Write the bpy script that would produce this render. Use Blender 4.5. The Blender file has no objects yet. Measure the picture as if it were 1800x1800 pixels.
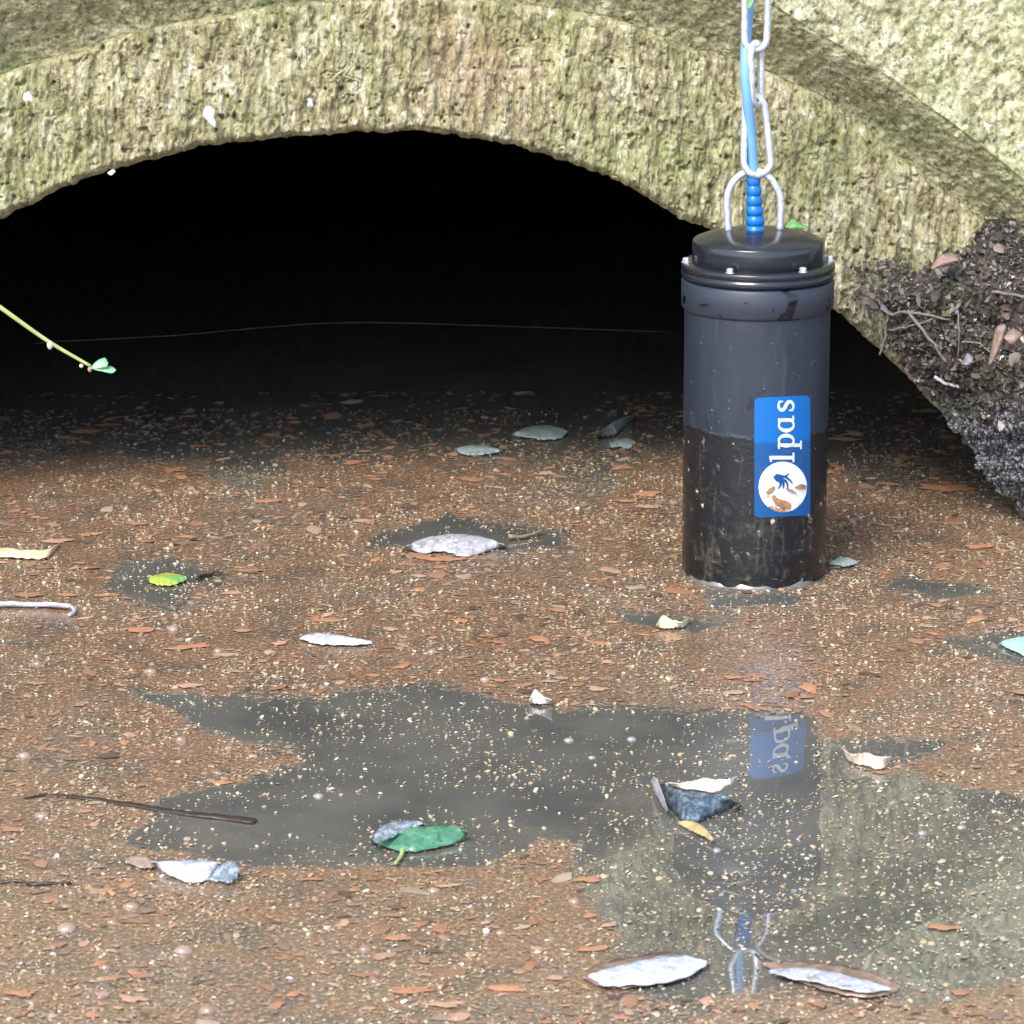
import bpy, math, random
import numpy as np
from mathutils import Vector
random.seed(7); RNG = np.random.default_rng(11)
S = bpy.context.scene; C = S.collection
R = math.radians
# ------------------------------------------------------------------ camera
CAM_H = 0.74; PITCH = R(13.8); T = math.tan(R(7.5))
cam = bpy.data.cameras.new('camera'); cam.sensor_width = 36; cam.lens = 18 / T
cam.clip_start = 0.02; cam.clip_end = 300
co = bpy.data.objects.new('camera', cam); C.objects.link(co)
co.location = (0, 0, CAM_H); co.rotation_euler = (R(90) - PITCH, 0, 0)
S.camera = co
cam.dof.use_dof = True; cam.dof.focus_distance = 2.80; cam.dof.aperture_fstop = 40
# ------------------------------------------------------------------ light
SUN_EL, SUN_AZ = R(49), R(208)          # azimuth from +Y clockwise: behind the camera, to its left
w = bpy.data.worlds.new('World'); S.world = w; w.use_nodes = True
nt = w.node_tree; bg = nt.nodes['Background']
sky = nt.nodes.new('ShaderNodeTexSky'); sky.sky_type = 'NISHITA'; sky.sun_disc = False
sky.sun_elevation = SUN_EL; sky.sun_rotation = SUN_AZ; sky.air_density = 1.0; sky.dust_density = 1.5; sky.ozone_density = 1.0
nt.links.new(sky.outputs[0], bg.inputs[0]); bg.inputs[1].default_value = 0.15
sl = bpy.data.lights.new('sun', 'SUN'); sl.energy = 1.4; sl.angle = R(24); sl.color = (1, 0.95, 0.87)
so = bpy.data.objects.new('sun', sl); C.objects.link(so)
sd = Vector((math.sin(SUN_AZ) * math.cos(SUN_EL), math.cos(SUN_AZ) * math.cos(SUN_EL), math.sin(SUN_EL)))
so.rotation_euler = sd.to_track_quat('Z', 'Y').to_euler(); so.location = sd * 20
S.view_settings.view_transform = 'Standard'; S.view_settings.look = 'None'
S.view_settings.exposure = 1.72; S.view_settings.gamma = 1

# ------------------------------------------------------------------ helpers
CP, SP = math.cos(PITCH), math.sin(PITCH)
def ray(px, py):
    u = (np.asarray(px, float) - 900) / 900 * T; v = (900 - np.asarray(py, float)) / 900 * T
    return np.stack([u, CP + v * SP, -SP + v * CP], -1)
def on_z(px, py, z=0.0):
    d = ray(px, py); t = (z - CAM_H) / d[..., 2]
    return d * t[..., None] + np.array([0, 0, CAM_H])
def on_y(px, py, y):
    d = ray(px, py); t = y / d[..., 1]
    return d * t[..., None] + np.array([0, 0, CAM_H])
def to_px(P):
    P = np.asarray(P, float); q = P - np.array([0, 0, CAM_H])
    dep = q[..., 1] * CP - q[..., 2] * SP; up = q[..., 1] * SP + q[..., 2] * CP
    return np.stack([900 + q[..., 0] / dep / T * 900, 900 - up / dep / T * 900], -1)
def _h(ix, iy, iz, s):
    n = (ix * 374761393 + iy * 668265263 + iz * 2147483647 + s * 1274126177) & 0xffffffff
    n = ((n ^ (n >> 13)) * 1274126177) & 0xffffffff
    n = ((n ^ (n >> 16)) * 2246822519) & 0xffffffff
    return ((n ^ (n >> 15)) & 0xffff) / 65535.0
def vnoise(x, y, z=0.0, s=0):
    x, y, z = np.broadcast_arrays(np.asarray(x, float), np.asarray(y, float), np.asarray(z, float))
    xi = np.floor(x).astype(np.int64); yi = np.floor(y).astype(np.int64); zi = np.floor(z).astype(np.int64)
    fx, fy, fz = x - xi, y - yi, z - zi
    fx = fx * fx * (3 - 2 * fx); fy = fy * fy * (3 - 2 * fy); fz = fz * fz * (3 - 2 * fz)
    r = 0
    for a in (0, 1):
        for b in (0, 1):
            for c in (0, 1):
                wgt = (fx if a else 1 - fx) * (fy if b else 1 - fy) * (fz if c else 1 - fz)
                r = r + wgt * _h(xi + a, yi + b, zi + c, s)
    return r * 2 - 1
def fbm(x, y, z=0.0, o=4, s=0, g=0.5):
    r = 0; a = 1.0; f = 1.0
    for i in range(o):
        r = r + a * vnoise(x * f + 17.3 * i, y * f - 9.1 * i, z * f, s + i); a *= g; f *= 2.03
    return r
def link(o, parent=None):
    C.objects.link(o)
    if parent is not None: o.parent = parent
    return o
def tag(o, label=None, cat=None, group=None, kind=None):
    for k, v in (('label', label), ('category', cat), ('group', group), ('kind', kind)):
        if v: o[k] = v
    return o
def mesh(name, V, F, mat, parent=None, smooth=True, col=None, flt=None):
    V = np.asarray(V, float).reshape(-1, 3)
    if parent is not None:
        V = V - np.array(parent.location)
    me = bpy.data.meshes.new(name)
    if isinstance(F, np.ndarray):
        n, k = F.shape
        me.vertices.add(len(V)); me.vertices.foreach_set('co', V.ravel())
        me.loops.add(n * k); me.loops.foreach_set('vertex_index', F.ravel().astype(np.int32))
        me.polygons.add(n); me.polygons.foreach_set('loop_start', np.arange(0, n * k, k, dtype=np.int32))
        me.update(calc_edges=True); me.validate()
    else:
        me.from_pydata(V.tolist(), [], [list(map(int, f)) for f in F]); me.update()
    me.polygons.foreach_set('use_smooth', [smooth] * len(me.polygons))
    if col is not None:
        c = np.ones((len(V), 4)); c[:, :3] = col
        a = me.attributes.new('tint', 'FLOAT_COLOR', 'POINT'); a.data.foreach_set('color', c.ravel())
    for k, v in (flt or {}).items():
        a = me.attributes.new(k, 'FLOAT', 'POINT'); a.data.foreach_set('value', np.asarray(v, float).ravel())
    me.materials.append(mat)
    return link(bpy.data.objects.new(name, me), parent)
def empty(name, loc, label, cat, group=None):
    o = bpy.data.objects.new(name, None); o.location = loc; o.empty_display_size = 0.02
    return tag(link(o), label, cat, group)
def gridF(n, m, wrap=False):     # n rows, m columns
    i, j = np.meshgrid(np.arange(n - 1), np.arange(m if wrap else m - 1), indexing='ij')
    j2 = (j + 1) % m
    return np.stack([i * m + j, i * m + j2, (i + 1) * m + j2, (i + 1) * m + j], -1).reshape(-1, 4)
def tube(P, rad, k=10, closed=False, caps=True):
    P = np.asarray(P, float); n = len(P); rad = np.broadcast_to(np.asarray(rad, float), (n,))
    if closed: tg = np.roll(P, -1, 0) - np.roll(P, 1, 0)
    else: tg = np.gradient(P, axis=0)
    tg /= np.linalg.norm(tg, axis=1)[:, None] + 1e-12
    a = np.array([0, 0, 1.0]) if abs(tg[0][2]) < .9 else np.array([0, 1.0, 0])
    V = []
    for i in range(n):
        a = a - tg[i] * np.dot(a, tg[i]); a /= np.linalg.norm(a) + 1e-12
        b = np.cross(tg[i], a); t = np.arange(k) / k * 2 * math.pi
        V.append(P[i] + rad[i] * (np.cos(t)[:, None] * a + np.sin(t)[:, None] * b))
    V = np.concatenate(V)
    F = gridF(n, k, True).tolist()
    if closed: F += [[(n - 1) * k + j, (n - 1) * k + (j + 1) % k, (j + 1) % k, j] for j in range(k)]
    elif caps: F += [list(range(k))[::-1], [(n - 1) * k + j for j in range(k)]]
    return V, F
def spline(P, n):
    P = np.asarray(P, float); m = len(P)
    if m == 2:
        t = np.linspace(0, 1, n)[:, None]; return P[0] * (1 - t) + P[1] * t
    Q = np.vstack([2 * P[0] - P[1], P, 2 * P[-1] - P[-2]])
    t = np.linspace(0, m - 1 - 1e-9, n); i = t.astype(int); f = (t - i)[:, None]
    a, b, c, d = Q[i], Q[i + 1], Q[i + 2], Q[i + 3]
    return .5 * (2 * b + (c - a) * f + (2 * a - 5 * b + 4 * c - d) * f ** 2 + (3 * b - a - 3 * c + d) * f ** 3)
def lathe(prof, cx, cy, k=96):
    prof = np.asarray(prof, float); t = np.arange(k) / k * 2 * math.pi
    V = np.stack([cx + prof[:, :1] * np.cos(t), cy + prof[:, :1] * np.sin(t), np.repeat(prof[:, 1:], k, 1)], -1).reshape(-1, 3)
    return V, gridF(len(prof), k, True).tolist()
class MB:
    def __init__(s): s.V = []; s.F = []; s.n = 0; s.c = []
    def add(s, V, F, col=None):
        V = np.asarray(V); s.V.append(V); s.F += [[i + s.n for i in f] for f in F]; s.n += len(V)
        if col is not None: s.c.append(np.broadcast_to(np.asarray(col, float), (len(V), 3)))
    def build(s, name, mat, parent=None, smooth=True):
        return mesh(name, np.concatenate(s.V), s.F, mat, parent, smooth, np.concatenate(s.c) if s.c else None)

# ------------------------------------------------------------------ materials
class NT:
    def __init__(s, name):
        s.m = bpy.data.materials.new(name); s.m.use_nodes = True; s.t = s.m.node_tree
        s.b = s.t.nodes['Principled BSDF']; s.out = s.t.nodes['Material Output']
    def n(s, typ, **kw):
        nd = s.t.nodes.new('ShaderNode' + typ)
        for k, v in kw.items(): setattr(nd, k, v)
        return nd
    def l(s, a, b): s.t.links.new(a, b)
    def coord(s, scale=(1, 1, 1), warp=0, wscale=50):
        tc = s.n('TexCoord'); mp = s.n('Mapping'); mp.inputs['Scale'].default_value = scale
        s.l(tc.outputs['Object'], mp.inputs[0]); o = mp.outputs[0]
        return o
    def noise(s, vec, scale, detail=4, rough=.6, dist=0):
        nd = s.n('TexNoise'); nd.inputs['Scale'].default_value = scale; nd.inputs['Detail'].default_value = detail
        nd.inputs['Roughness'].default_value = rough; nd.inputs['Distortion'].default_value = dist
        s.l(vec, nd.inputs['Vector']); return nd.outputs['Fac']
    def voro(s, vec, scale, feature='F1', out='Distance'):
        nd = s.n('TexVoronoi', feature=feature); nd.inputs['Scale'].default_value = scale
        s.l(vec, nd.inputs['Vector']); return nd.outputs[out]
    def ramp(s, fac, stops, interp='LINEAR'):
        nd = s.n('ValToRGB'); cr = nd.color_ramp; cr.interpolation = interp
        while len(cr.elements) < len(stops): cr.elements.new(.5)
        for e, (p, c) in zip(cr.elements, stops):
            e.position = p; e.color = (*c, 1) if not isinstance(c, (int, float)) else (c, c, c, 1)
        s.l(fac, nd.inputs[0]); return nd.outputs[0]
    def mix(s, fac, a, b, blend='MIX'):
        nd = s.n('Mix', data_type='RGBA', blend_type=blend)
        for v, i in ((fac, 0), (a, 6), (b, 7)):
            if hasattr(v, 'is_output'): s.l(v, nd.inputs[i])
            elif isinstance(v, tuple): nd.inputs[i].default_value = (*v, 1)
            else: nd.inputs[i].default_value = v
        return nd.outputs[2]
    def math(s, op, a, b=0.0, clamp=False):
        nd = s.n('Math', operation=op, use_clamp=clamp)
        for v, i in ((a, 0), (b, 1)):
            if hasattr(v, 'is_output'): s.l(v, nd.inputs[i])
            else: nd.inputs[i].default_value = v
        return nd.outputs[0]
    def bump(s, h, dist, strength=1.0, prev=None):
        nd = s.n('Bump'); nd.inputs['Strength'].default_value = strength; nd.inputs['Distance'].default_value = dist
        s.l(h, nd.inputs['Height'])
        if prev is not None: s.l(prev, nd.inputs['Normal'])
        return nd.outputs[0]
    def set(s, **kw):
        for k, v in kw.items():
            i = s.b.inputs[{'base': 'Base Color', 'rough': 'Roughness', 'normal': 'Normal', 'metal': 'Metallic', 'ior': 'IOR',
                            'spec': 'Specular IOR Level', 'coat': 'Coat Weight', 'coatr': 'Coat Roughness', 'sub': 'Transmission Weight'}[k]]
            if hasattr(v, 'is_output'): s.l(v, i)
            elif isinstance(v, tuple): i.default_value = (*v, 1)
            else: i.default_value = v
        return s.m

def stone_mat(name, tones, stretch=(1, 1, .35), bump=.003, dark=.35):
    k = NT(name); v = k.coord(); vs = k.coord(stretch)
    big = k.noise(v, 9, 3, .55); mid = k.noise(vs, 70, 5, .7, .6); fine = k.noise(vs, 260, 4, .7)
    base = k.ramp(mid, [(.30, tones[0]), (.46, tones[1]), (.56, tones[2]), (.70, tones[3])])
    green = k.mix(k.ramp(big, [(.48, 0.0), (.66, .75)]), base, tones[4])
    big2 = k.noise(k.coord((1.3, 1, .8)), 16, 3, .6)
    pink = k.mix(k.ramp(big2, [(.60, 0.0), (.75, .5)]), green, tones[5])
    pale = k.mix(k.ramp(k.noise(v, 120, 3, .6), [(.60, 0.0), (.68, .75)]), pink, tones[3])
    pits = k.ramp(k.noise(v, 190, 2, .5), [(.60, 0.0), (.68, .8)])
    c = k.mix(k.math('MULTIPLY', pits, dark), pale, (.03, .028, .018))
    sp1 = k.noise(k.coord((1, 1, min(1, stretch[2] * 1.9))), 150, 5, .8, .3)
    c = k.mix(k.ramp(sp1, [(.36, .85), (.47, 0.0)]), c, (.055, .055, .025))
    c = k.mix(k.ramp(sp1, [(.56, 0.0), (.68, .75)]), c, tuple(min(1, x * 1.12) for x in tones[3]))
    mo = k.noise(k.coord((1, 1, .5)), 38, 4, .7)
    c = k.mix(k.ramp(mo, [(.52, 0.0), (.68, .55)]), c, (.13, .13, .05))
    h0 = k.math('MULTIPLY', sp1, .9)
    dn = k.n('VectorMath', operation='DISTANCE'); k.l(v, dn.inputs[0]); dn.inputs[1].default_value = (-.031, 0, .36)
    rd = k.ramp(k.math('ADD', k.math('MULTIPLY', dn.outputs['Value'], 7.0), k.math('MULTIPLY', k.noise(v, 45, 4, .7), .9)), [(.45, .42), (.95, 0.0)])
    c = k.mix(rd, c, (.30, .16, .11))
    ga = k.n('Attribute', attribute_name='groove')
    c = k.mix(k.math('MULTIPLY', ga.outputs['Fac'], .45), c, tones[0])
    h = k.math('ADD', k.math('MULTIPLY', mid, 1.0), k.math('ADD', k.math('MULTIPLY', fine, .5), h0))
    return k.set(base=c, rough=.9, spec=.25, normal=k.bump(h, bump, .9))
M_ring = stone_mat('limestone_lichen', [(.13, .115, .055), (.34, .295, .155), (.46, .41, .245), (.70, .67, .53), (.30, .31, .13), (.42, .30, .215)], bump=.005)
M_hood = stone_mat('mossy_moulding_stone', [(.17, .155, .08), (.31, .28, .155), (.39, .355, .205), (.54, .51, .36), (.26, .27, .13), (.38, .31, .19)], (1, 1, 1), .003, .8)
M_wall = stone_mat('wall_limestone', [(.18, .165, .085), (.38, .355, .20), (.50, .475, .30), (.72, .70, .55), (.33, .36, .17), (.44, .40, .26)], (1, 1, .8), .003, .8)
M_vault = stone_mat('vault_stone_painted_dark', [(.02, .014, .01), (.045, .03, .02), (.07, .045, .03), (.10, .07, .05), (.03, .024, .015), (.07, .04, .028)])  # near-black tones put the tunnel's darkness into the stone colour
k = NT('soil'); v = k.coord()
sc_ = k.ramp(k.noise(v, 90, 6, .75), [(.3, (.018, .014, .010)), (.5, (.055, .042, .03)), (.66, (.13, .10, .07)), (.75, (.22, .19, .15))])
M_soil = k.set(base=sc_, rough=.85, normal=k.bump(k.noise(v, 160, 6, .8), .006, 1))
k = NT('wet_gravel_crust'); v = k.coord()
gc = k.ramp(k.noise(v, 140, 5, .75), [(.3, (.015, .016, .02)), (.5, (.06, .065, .075)), (.66, (.15, .165, .19)), (.78, (.2, .21, .24))])
M_gravel = k.set(base=gc, rough=.4, normal=k.bump(k.noise(v, 220, 5, .8), .005, 1))
k = NT('earth'); v = k.coord()
M_ground = k.set(base=k.ramp(k.noise(v, 6, 8, .7), [(.35, (.03, .025, .015)), (.55, (.07, .06, .03)), (.7, (.08, .10, .03))]), rough=.95)

# water with a patchy brown scum film
k = NT('scummy_water'); v = k.coord()
at = k.n('Attribute', attribute_name='film'); film = at.outputs['Fac']
bl = k.noise(v, 22, 4, .6, .4)
brown = k.ramp(bl, [(.34, (.125, .098, .072)), (.46, (.20, .122, .072)), (.56, (.26, .143, .078)), (.68, (.175, .135, .095))])
fn = k.noise(v, 420, 4, .75)
brown = k.mix(k.ramp(fn, [(.40, 1.0), (.54, 0.0)]), brown, (.085, .06, .042))
brown = k.mix(k.ramp(k.noise(v, 300, 3, .6), [(.55, 0.0), (.64, .8)]), brown, (.42, .31, .22))
clear = k.ramp(k.noise(v, 12, 4, .6), [(.35, (.074, .074, .065)), (.65, (.118, .113, .094))])
edge = k.ramp(k.math('ADD', film, k.math('MULTIPLY', k.math('SUBTRACT', k.noise(v, 150, 6, .8), .5), 1.5)), [(.46, 0.0), (.54, 1.0)])
wc = k.mix(edge, clear, brown)
wr = k.math('ADD', k.math('ADD', k.math('MULTIPLY', edge, .075), k.math('MULTIPLY', k.n('Attribute', attribute_name='wet_edge').outputs['Fac'], .22)), .012)
sp = k.math('SUBTRACT', .5, k.math('MULTIPLY', edge, .12))
hb = k.math('MULTIPLY', k.math('MULTIPLY', fn, edge), .0004)
rip = k.noise(k.coord((1, .6, 1)), 14, 2, .5)
b1 = k.bump(rip, .0012, .33)
b2 = k.n('Bump'); b2.inputs['Strength'].default_value = .5; b2.inputs['Distance'].default_value = 1.0
k.l(hb, b2.inputs['Height']); k.l(b1, b2.inputs['Normal'])
M_water = k.set(base=wc, rough=wr, spec=sp, ior=2.15, normal=b2.outputs[0])

def tint_mat(name, rough=.6, spec=.4, var=.25, scale=300, bump=0.0):
    k = NT(name); a = k.n('Attribute', attribute_name='tint')
    c = k.mix(k.math('MULTIPLY', k.noise(k.coord(), scale, 4, .7), var * 2), a.outputs['Color'], (.03, .02, .012))
    kw = dict(base=c, rough=rough, spec=spec)
    if bump: kw['normal'] = k.bump(k.noise(k.coord(), scale, 4, .7), bump, .8)
    return k.set(**kw)
M_speck = tint_mat('pale_floating_seed', .7, .3, .05)
M_flake = tint_mat('leaf_fragment', .55, .4, .35, 260)
M_litter = tint_mat('dead_leaf_litter', .75, .3, .4, 200)
def leaf_mat(name, c1, c2, rough=.4, thr=(.45, .6), scale=60, spec=.5, c3=None, spots=.0):
    k = NT(name); v = k.coord()
    c = k.mix(k.ramp(k.noise(v, scale, 4, .65, .5), [(thr[0], 0.0), (thr[1], 1.0)]), c1, c2)
    c = k.mix(k.math('MULTIPLY', k.noise(v, 420, 4, .7), .5), c, tuple(x * .45 for x in c1))
    if c3: c = k.mix(k.ramp(k.noise(v, scale * 3, 3, .6), [(.56, 0.0), (.66, 1.0)]), c, c3)
    return k.set(base=c, rough=rough, spec=spec, normal=k.bump(k.noise(v, 160, 4, .6), .0015, .7))
def plain(name, col, rough=.5, metal=0, spec=.5, var=.15, scale=120, bump=0):
    k = NT(name); v = k.coord(); n_ = k.noise(v, scale, 4, .65)
    c = k.mix(k.ramp(n_, [(.3, 0.0), (.75, 1.0)]), tuple(x * (1 - var) for x in col), tuple(min(1, x * (1 + var)) for x in col))
    kw = dict(base=c, rough=rough, metal=metal, spec=spec)
    if bump: kw['normal'] = k.bump(n_, bump, .6)
    return k.set(**kw)
M_steel = plain('galvanised_steel', (.60, .62, .67), .36, .6, var=.3, scale=200, bump=.0006)
M_blue = plain('blue_gland_plastic', (.0, .12, .42), .35, var=.08)
M_cable = plain('pale_blue_cable_sheath', (.13, .31, .58), .35, var=.08)
M_cap = plain('black_moulded_plastic', (.014, .016, .023), .20, var=.2, scale=60)
k = NT('grey_pvc_muddy_foot'); tc = k.n('TexCoord'); sp_ = k.n('SeparateXYZ'); k.l(tc.outputs['Object'], sp_.inputs[0])
v = k.coord(); vz = k.coord((1, 1, .35))
zj = k.math('ADD', sp_.outputs['Z'], k.math('MULTIPLY', k.math('SUBTRACT', k.noise(v, 40, 4, .7), .5), .020))
wet = k.ramp(k.math('MULTIPLY', k.math('SUBTRACT', .116, zj), 400), [(.0, 0.0), (1.0, 1.0)])
scr = k.ramp(k.noise(vz, 55, 5, .7, .8), [(.35, (.012, .0165, .027)), (.7, (.020, .0265, .041))])
scr = k.mix(k.ramp(k.noise(k.coord((1, 1, .10)), 110, 4, .7), [(.58, 0.0), (.74, .45)]), scr, (.060, .066, .078))
scr = k.mix(k.ramp(k.noise(k.coord((1, 1, .6)), 48, 3, .6), [(.70, 0.0), (.715, .9)]), scr, (.006, .006, .008))
scr = k.mix(k.ramp(k.noise(v, 300, 2, .5), [(.70, 0.0), (.74, .7)]), scr, (.16, .16, .16))
mud = k.ramp(k.noise(v, 75, 6, .75, .5), [(.40, (.004, .004, .005)), (.52, (.007, .007, .008)), (.61, (.045, .04, .03)), (.70, (.24, .20, .14))])
low = k.ramp(k.math('MULTIPLY', sp_.outputs['Z'], 10), [(.0, .92), (.95, .05)])
low = k.math('SUBTRACT', 1.0, low)
mud = k.mix(low, mud, (.008, .008, .010))
mud = k.mix(k.ramp(k.noise(v, 95, 4, .7), [(.62, 0.0), (.70, .8)]), mud, (.16, .14, .11))
fleck = k.ramp(k.math('ADD', k.voro(v, 105), k.math('MULTIPLY', k.math('SUBTRACT', k.noise(v, 330, 3, .7), .5), .55)), [(.16, 1.0), (.24, 0.0)])
fleck = k.math('MULTIPLY', fleck, k.ramp(k.noise(v, 60, 3, .6), [(.56, 0.0), (.62, 1.0)]))
mud = k.mix(k.math('MULTIPLY', k.ramp(k.noise(k.coord((1, 1, .22)), 70, 5, .75, .4), [(.56, 0.0), (.66, .8)]), .45), mud, (.10, .095, .085))
mud = k.mix(fleck, mud, (.46, .36, .26))
bc = k.mix(wet, scr, mud)
rr = k.math('SUBTRACT', .46, k.math('MULTIPLY', wet, .27))
M_body = k.set(base=bc, rough=rr, spec=.5, normal=k.bump(k.math('MULTIPLY', k.noise(v, 120, 5, .7), wet), .002, .5))
k = NT('grey_collar_with_wet_patches'); v = k.coord((1, 1, 1.4))
wp = k.ramp(k.noise(v, 26, 3, .55, .5), [(.60, 0.0), (.615, 1.0)])
M_collar = k.set(base=k.mix(wp, (.019, .025, .038), (.005, .005, .007)), rough=k.math('SUBTRACT', .45, k.math('MULTIPLY', wp, .3)))
k = NT('blue_label_film'); v = k.coord(); tc = k.n('TexCoord'); sp_ = k.n('SeparateXYZ'); k.l(tc.outputs['Object'], sp_.inputs[0])
zj = k.math('ADD', sp_.outputs['Z'], k.math('MULTIPLY', k.math('SUBTRACT', k.noise(v, 60, 3, .6), .5), .006))
wl = k.ramp(k.math('MULTIPLY', k.math('SUBTRACT', .113, zj), 300), [(.0, 0.0), (1.0, 1.0)])
lb = k.mix(wl, (.0, .105, .36), (.001, .062, .21))
lb = k.mix(k.math('MULTIPLY', wl, k.ramp(k.noise(v, 170, 4, .7), [(.60, 0.0), (.70, .8)])), lb, (.10, .075, .05))
M_label = k.set(base=lb, rough=.3)
M_white = plain('white_print', (.50, .52, .54), .4, var=.06)
k = NT('emblem_print'); v = k.coord(); tc = k.n('TexCoord'); sp_ = k.n('SeparateXYZ'); k.l(tc.outputs['Object'], sp_.inputs[0])
lowz = k.ramp(k.math('MULTIPLY', k.math('SUBTRACT', sp_.outputs['Z'], .045), 28), [(.1, .24), (.75, .0)])
st = k.ramp(k.math('ADD', k.noise(v, 75, 5, .7, .6), lowz), [(.62, 0.0), (.69, 1.0)])
M_emblem = k.set(base=k.mix(st, (.62, .63, .64), k.ramp(k.noise(v, 160, 4, .7), [(.4, (.22, .11, .05)), (.6, (.42, .28, .17))])), rough=.4)
M_stain = plain('rusty_mud_stain', (.30, .15, .07), .6, var=.5, scale=260)
M_wood = plain('grey_twig_bark', (.15, .125, .11), .8, var=.4, scale=300, bump=.001)
M_darkwood = plain('dark_sodden_wood', (.030, .019, .013), .35, var=.4, scale=120, bump=.002)
M_paletwig = plain('bleached_twig', (.36, .36, .40), .5, var=.4, scale=200, bump=.001)
M_greenstem = plain('green_bramble_stem', (.30, .36, .12), .5, var=.2)
M_greenleaf = leaf_mat('fresh_green_leaf', (.12, .33, .09), (.22, .45, .18), .4)
M_silk = plain('spider_silk', (.10, .10, .11), .6)
M_pebble = tint_mat('wet_pebble', .06, .9, .12, 200)

# ------------------------------------------------------------------ bridge
FY = 2.985
CX, CY = 730.0, 1100.0
def polar(P):
    P = np.asarray(P, float); a = np.arctan2(CY - P[:, 1], P[:, 0] - CX); r = np.hypot(P[:, 0] - CX, P[:, 1] - CY)
    i = np.argsort(a); return a[i], r[i]
inner = [(-640, 1000), (-560, 860), (-400, 660), (-200, 505), (0, 388), (100, 340), (200, 300), (300, 275), (430, 252), (560, 242), (650, 234), (720, 233), (800, 240), (880, 255), (960, 278), (1040, 305), (1120, 340), (1200, 386), (1260, 412), (1340, 455), (1400, 490), (1470, 550), (1560, 630), (1640, 715), (1720, 805), (1800, 905), (1860, 1000)]
outer = [(-900, 1000), (-700, 640), (-450, 395), (-200, 222), (0, 132), (120, 95), (250, 55), (350, 34), (450, 16), (560, 4), (640, -4), (720, -7), (800, -2), (933, 11), (1022, 24), (1100, 40), (1155, 64), (1222, 88), (1283, 104), (1355, 130), (1439, 168), (1511, 213), (1567, 265), (1644, 323), (1722, 384), (1850, 500), (1960, 640), (2160, 1000)]
hoodo = [(-1100, 1000), (-820, 560), (-500, 250), (-200, 60), (0, -35), (200, -90), (450, -135), (720, -155), (1000, -130), (1200, -72), (1355, 0), (1428, 48), (1522, 102), (1578, 142), (1633, 182), (1717, 244), (1800, 311), (1950, 445), (2120, 640), (2400, 1000)]
ai, ri = polar(inner); ao, ro = polar(outer); ah, rh = polar(hoodo)
a0, a1 = R(5.6), R(174.4)
ang = np.concatenate([np.linspace(a0, R(14), 60), np.linspace(R(14), R(148), 1250)[1:], np.linspace(R(148), a1, 60)[1:]])
NA = len(ang)
def rad(a, aa, rr): return np.interp(a, aa, rr)
def smooth1(x, n=31):
    kx = np.hanning(n + 2)[1:-1]; kx /= kx.sum(); return np.convolve(np.pad(x, n // 2, mode='edge'), kx, 'valid')
RI, RO, RH = (smooth1(rad(ang, *q)) for q in ((ai, ri), (ao, ro), (ah, rh)))
def pxp(r): return CX + r * np.cos(ang), CY - r * np.sin(ang)
def relief(P, amp, vs, seed=0):
    X, Z = P[..., 0], P[..., 2]
    g = fbm(X * 165, Z * 165 * vs, 0, 4, seed, .62)
    g = np.sign(g) * np.abs(g) ** .8
    g = g + .35 * fbm(X * 330, Z * 330 * max(vs, .6), 2, 2, seed + 33)
    big = fbm(X * 22, Z * 16, 3.3, 3, seed + 40)
    pit = np.clip(fbm(X * 210, Z * 190, 1.7, 2, seed + 70) - .55, 0, 1)
    gv = fbm(X * 85 + 1.2 * fbm(X * 60, Z * 60, 0, 2, seed + 91), Z * 85 * vs * .9, 5.5, 3, seed + 90, .55)
    gr = np.exp(-(gv / .13) ** 2) * np.clip(.45 + .9 * fbm(X * 55, Z * 40, 2.2, 3, seed + 93), 0, 1); worm = np.exp(-(fbm(X * 120, Z * 120 * min(1, vs * 1.9), 8.1, 2, seed + 95) / .16) ** 2)
    grv = np.clip(gr + .8 * worm * np.clip(.3 + fbm(X * 14, Z * 14, 0, 2, seed + 99), 0, 1), 0, 1)
    return amp * (.75 * g + .55 * big) - amp * 3.2 * pit - amp * .38 * grv, grv
bridge = empty('stone_bridge', (0.0, FY, 0.0), 'weathered yellow green limestone bridge with a low dark arch over the water', 'bridge')
# arch ring
NV = 190
rag = fbm(ang * 90, 0, 0, 4, 5) * 2.0 + fbm(ang * 22, 4, 0, 2, 6) * 3.0
rows = []
pt = []
for j in range(NV):
    t = j / (NV - 1); r = RO * (1 - t) + (RI + rag) * t
    x, y = pxp(r); P = on_y(x, y, FY)
    pt.append(P)
P = np.stack(pt); vv = np.linspace(0, 1, NV)[:, None]
d, GV = relief(P, .0034, .24)
edge_in = np.clip((vv - .93) / .07, 0, 1) ** 2 * .012; edge_out = np.clip((.05 - vv) / .05, 0, 1) ** 2 * .006
P[..., 1] += -d + edge_in + edge_out
first = P[0].copy(); first[:, 1] += .03; last = P[-1].copy()
extra = [last + np.array([0, dy, 0]) for dy in (.02, .05, .10)]
for e in extra: e[:, 2] += fbm(e[:, 0] * 60, e[:, 1] * 60, 0, 3, 9) * .003
P = np.concatenate([first[None], P, np.stack(extra)])
GV = np.concatenate([GV[:1], GV, np.repeat(GV[-1:] * .3, 3, 0)])
mesh('arch_ring', P, gridF(len(P), NA), M_ring, bridge, flt={'groove': GV})
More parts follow.
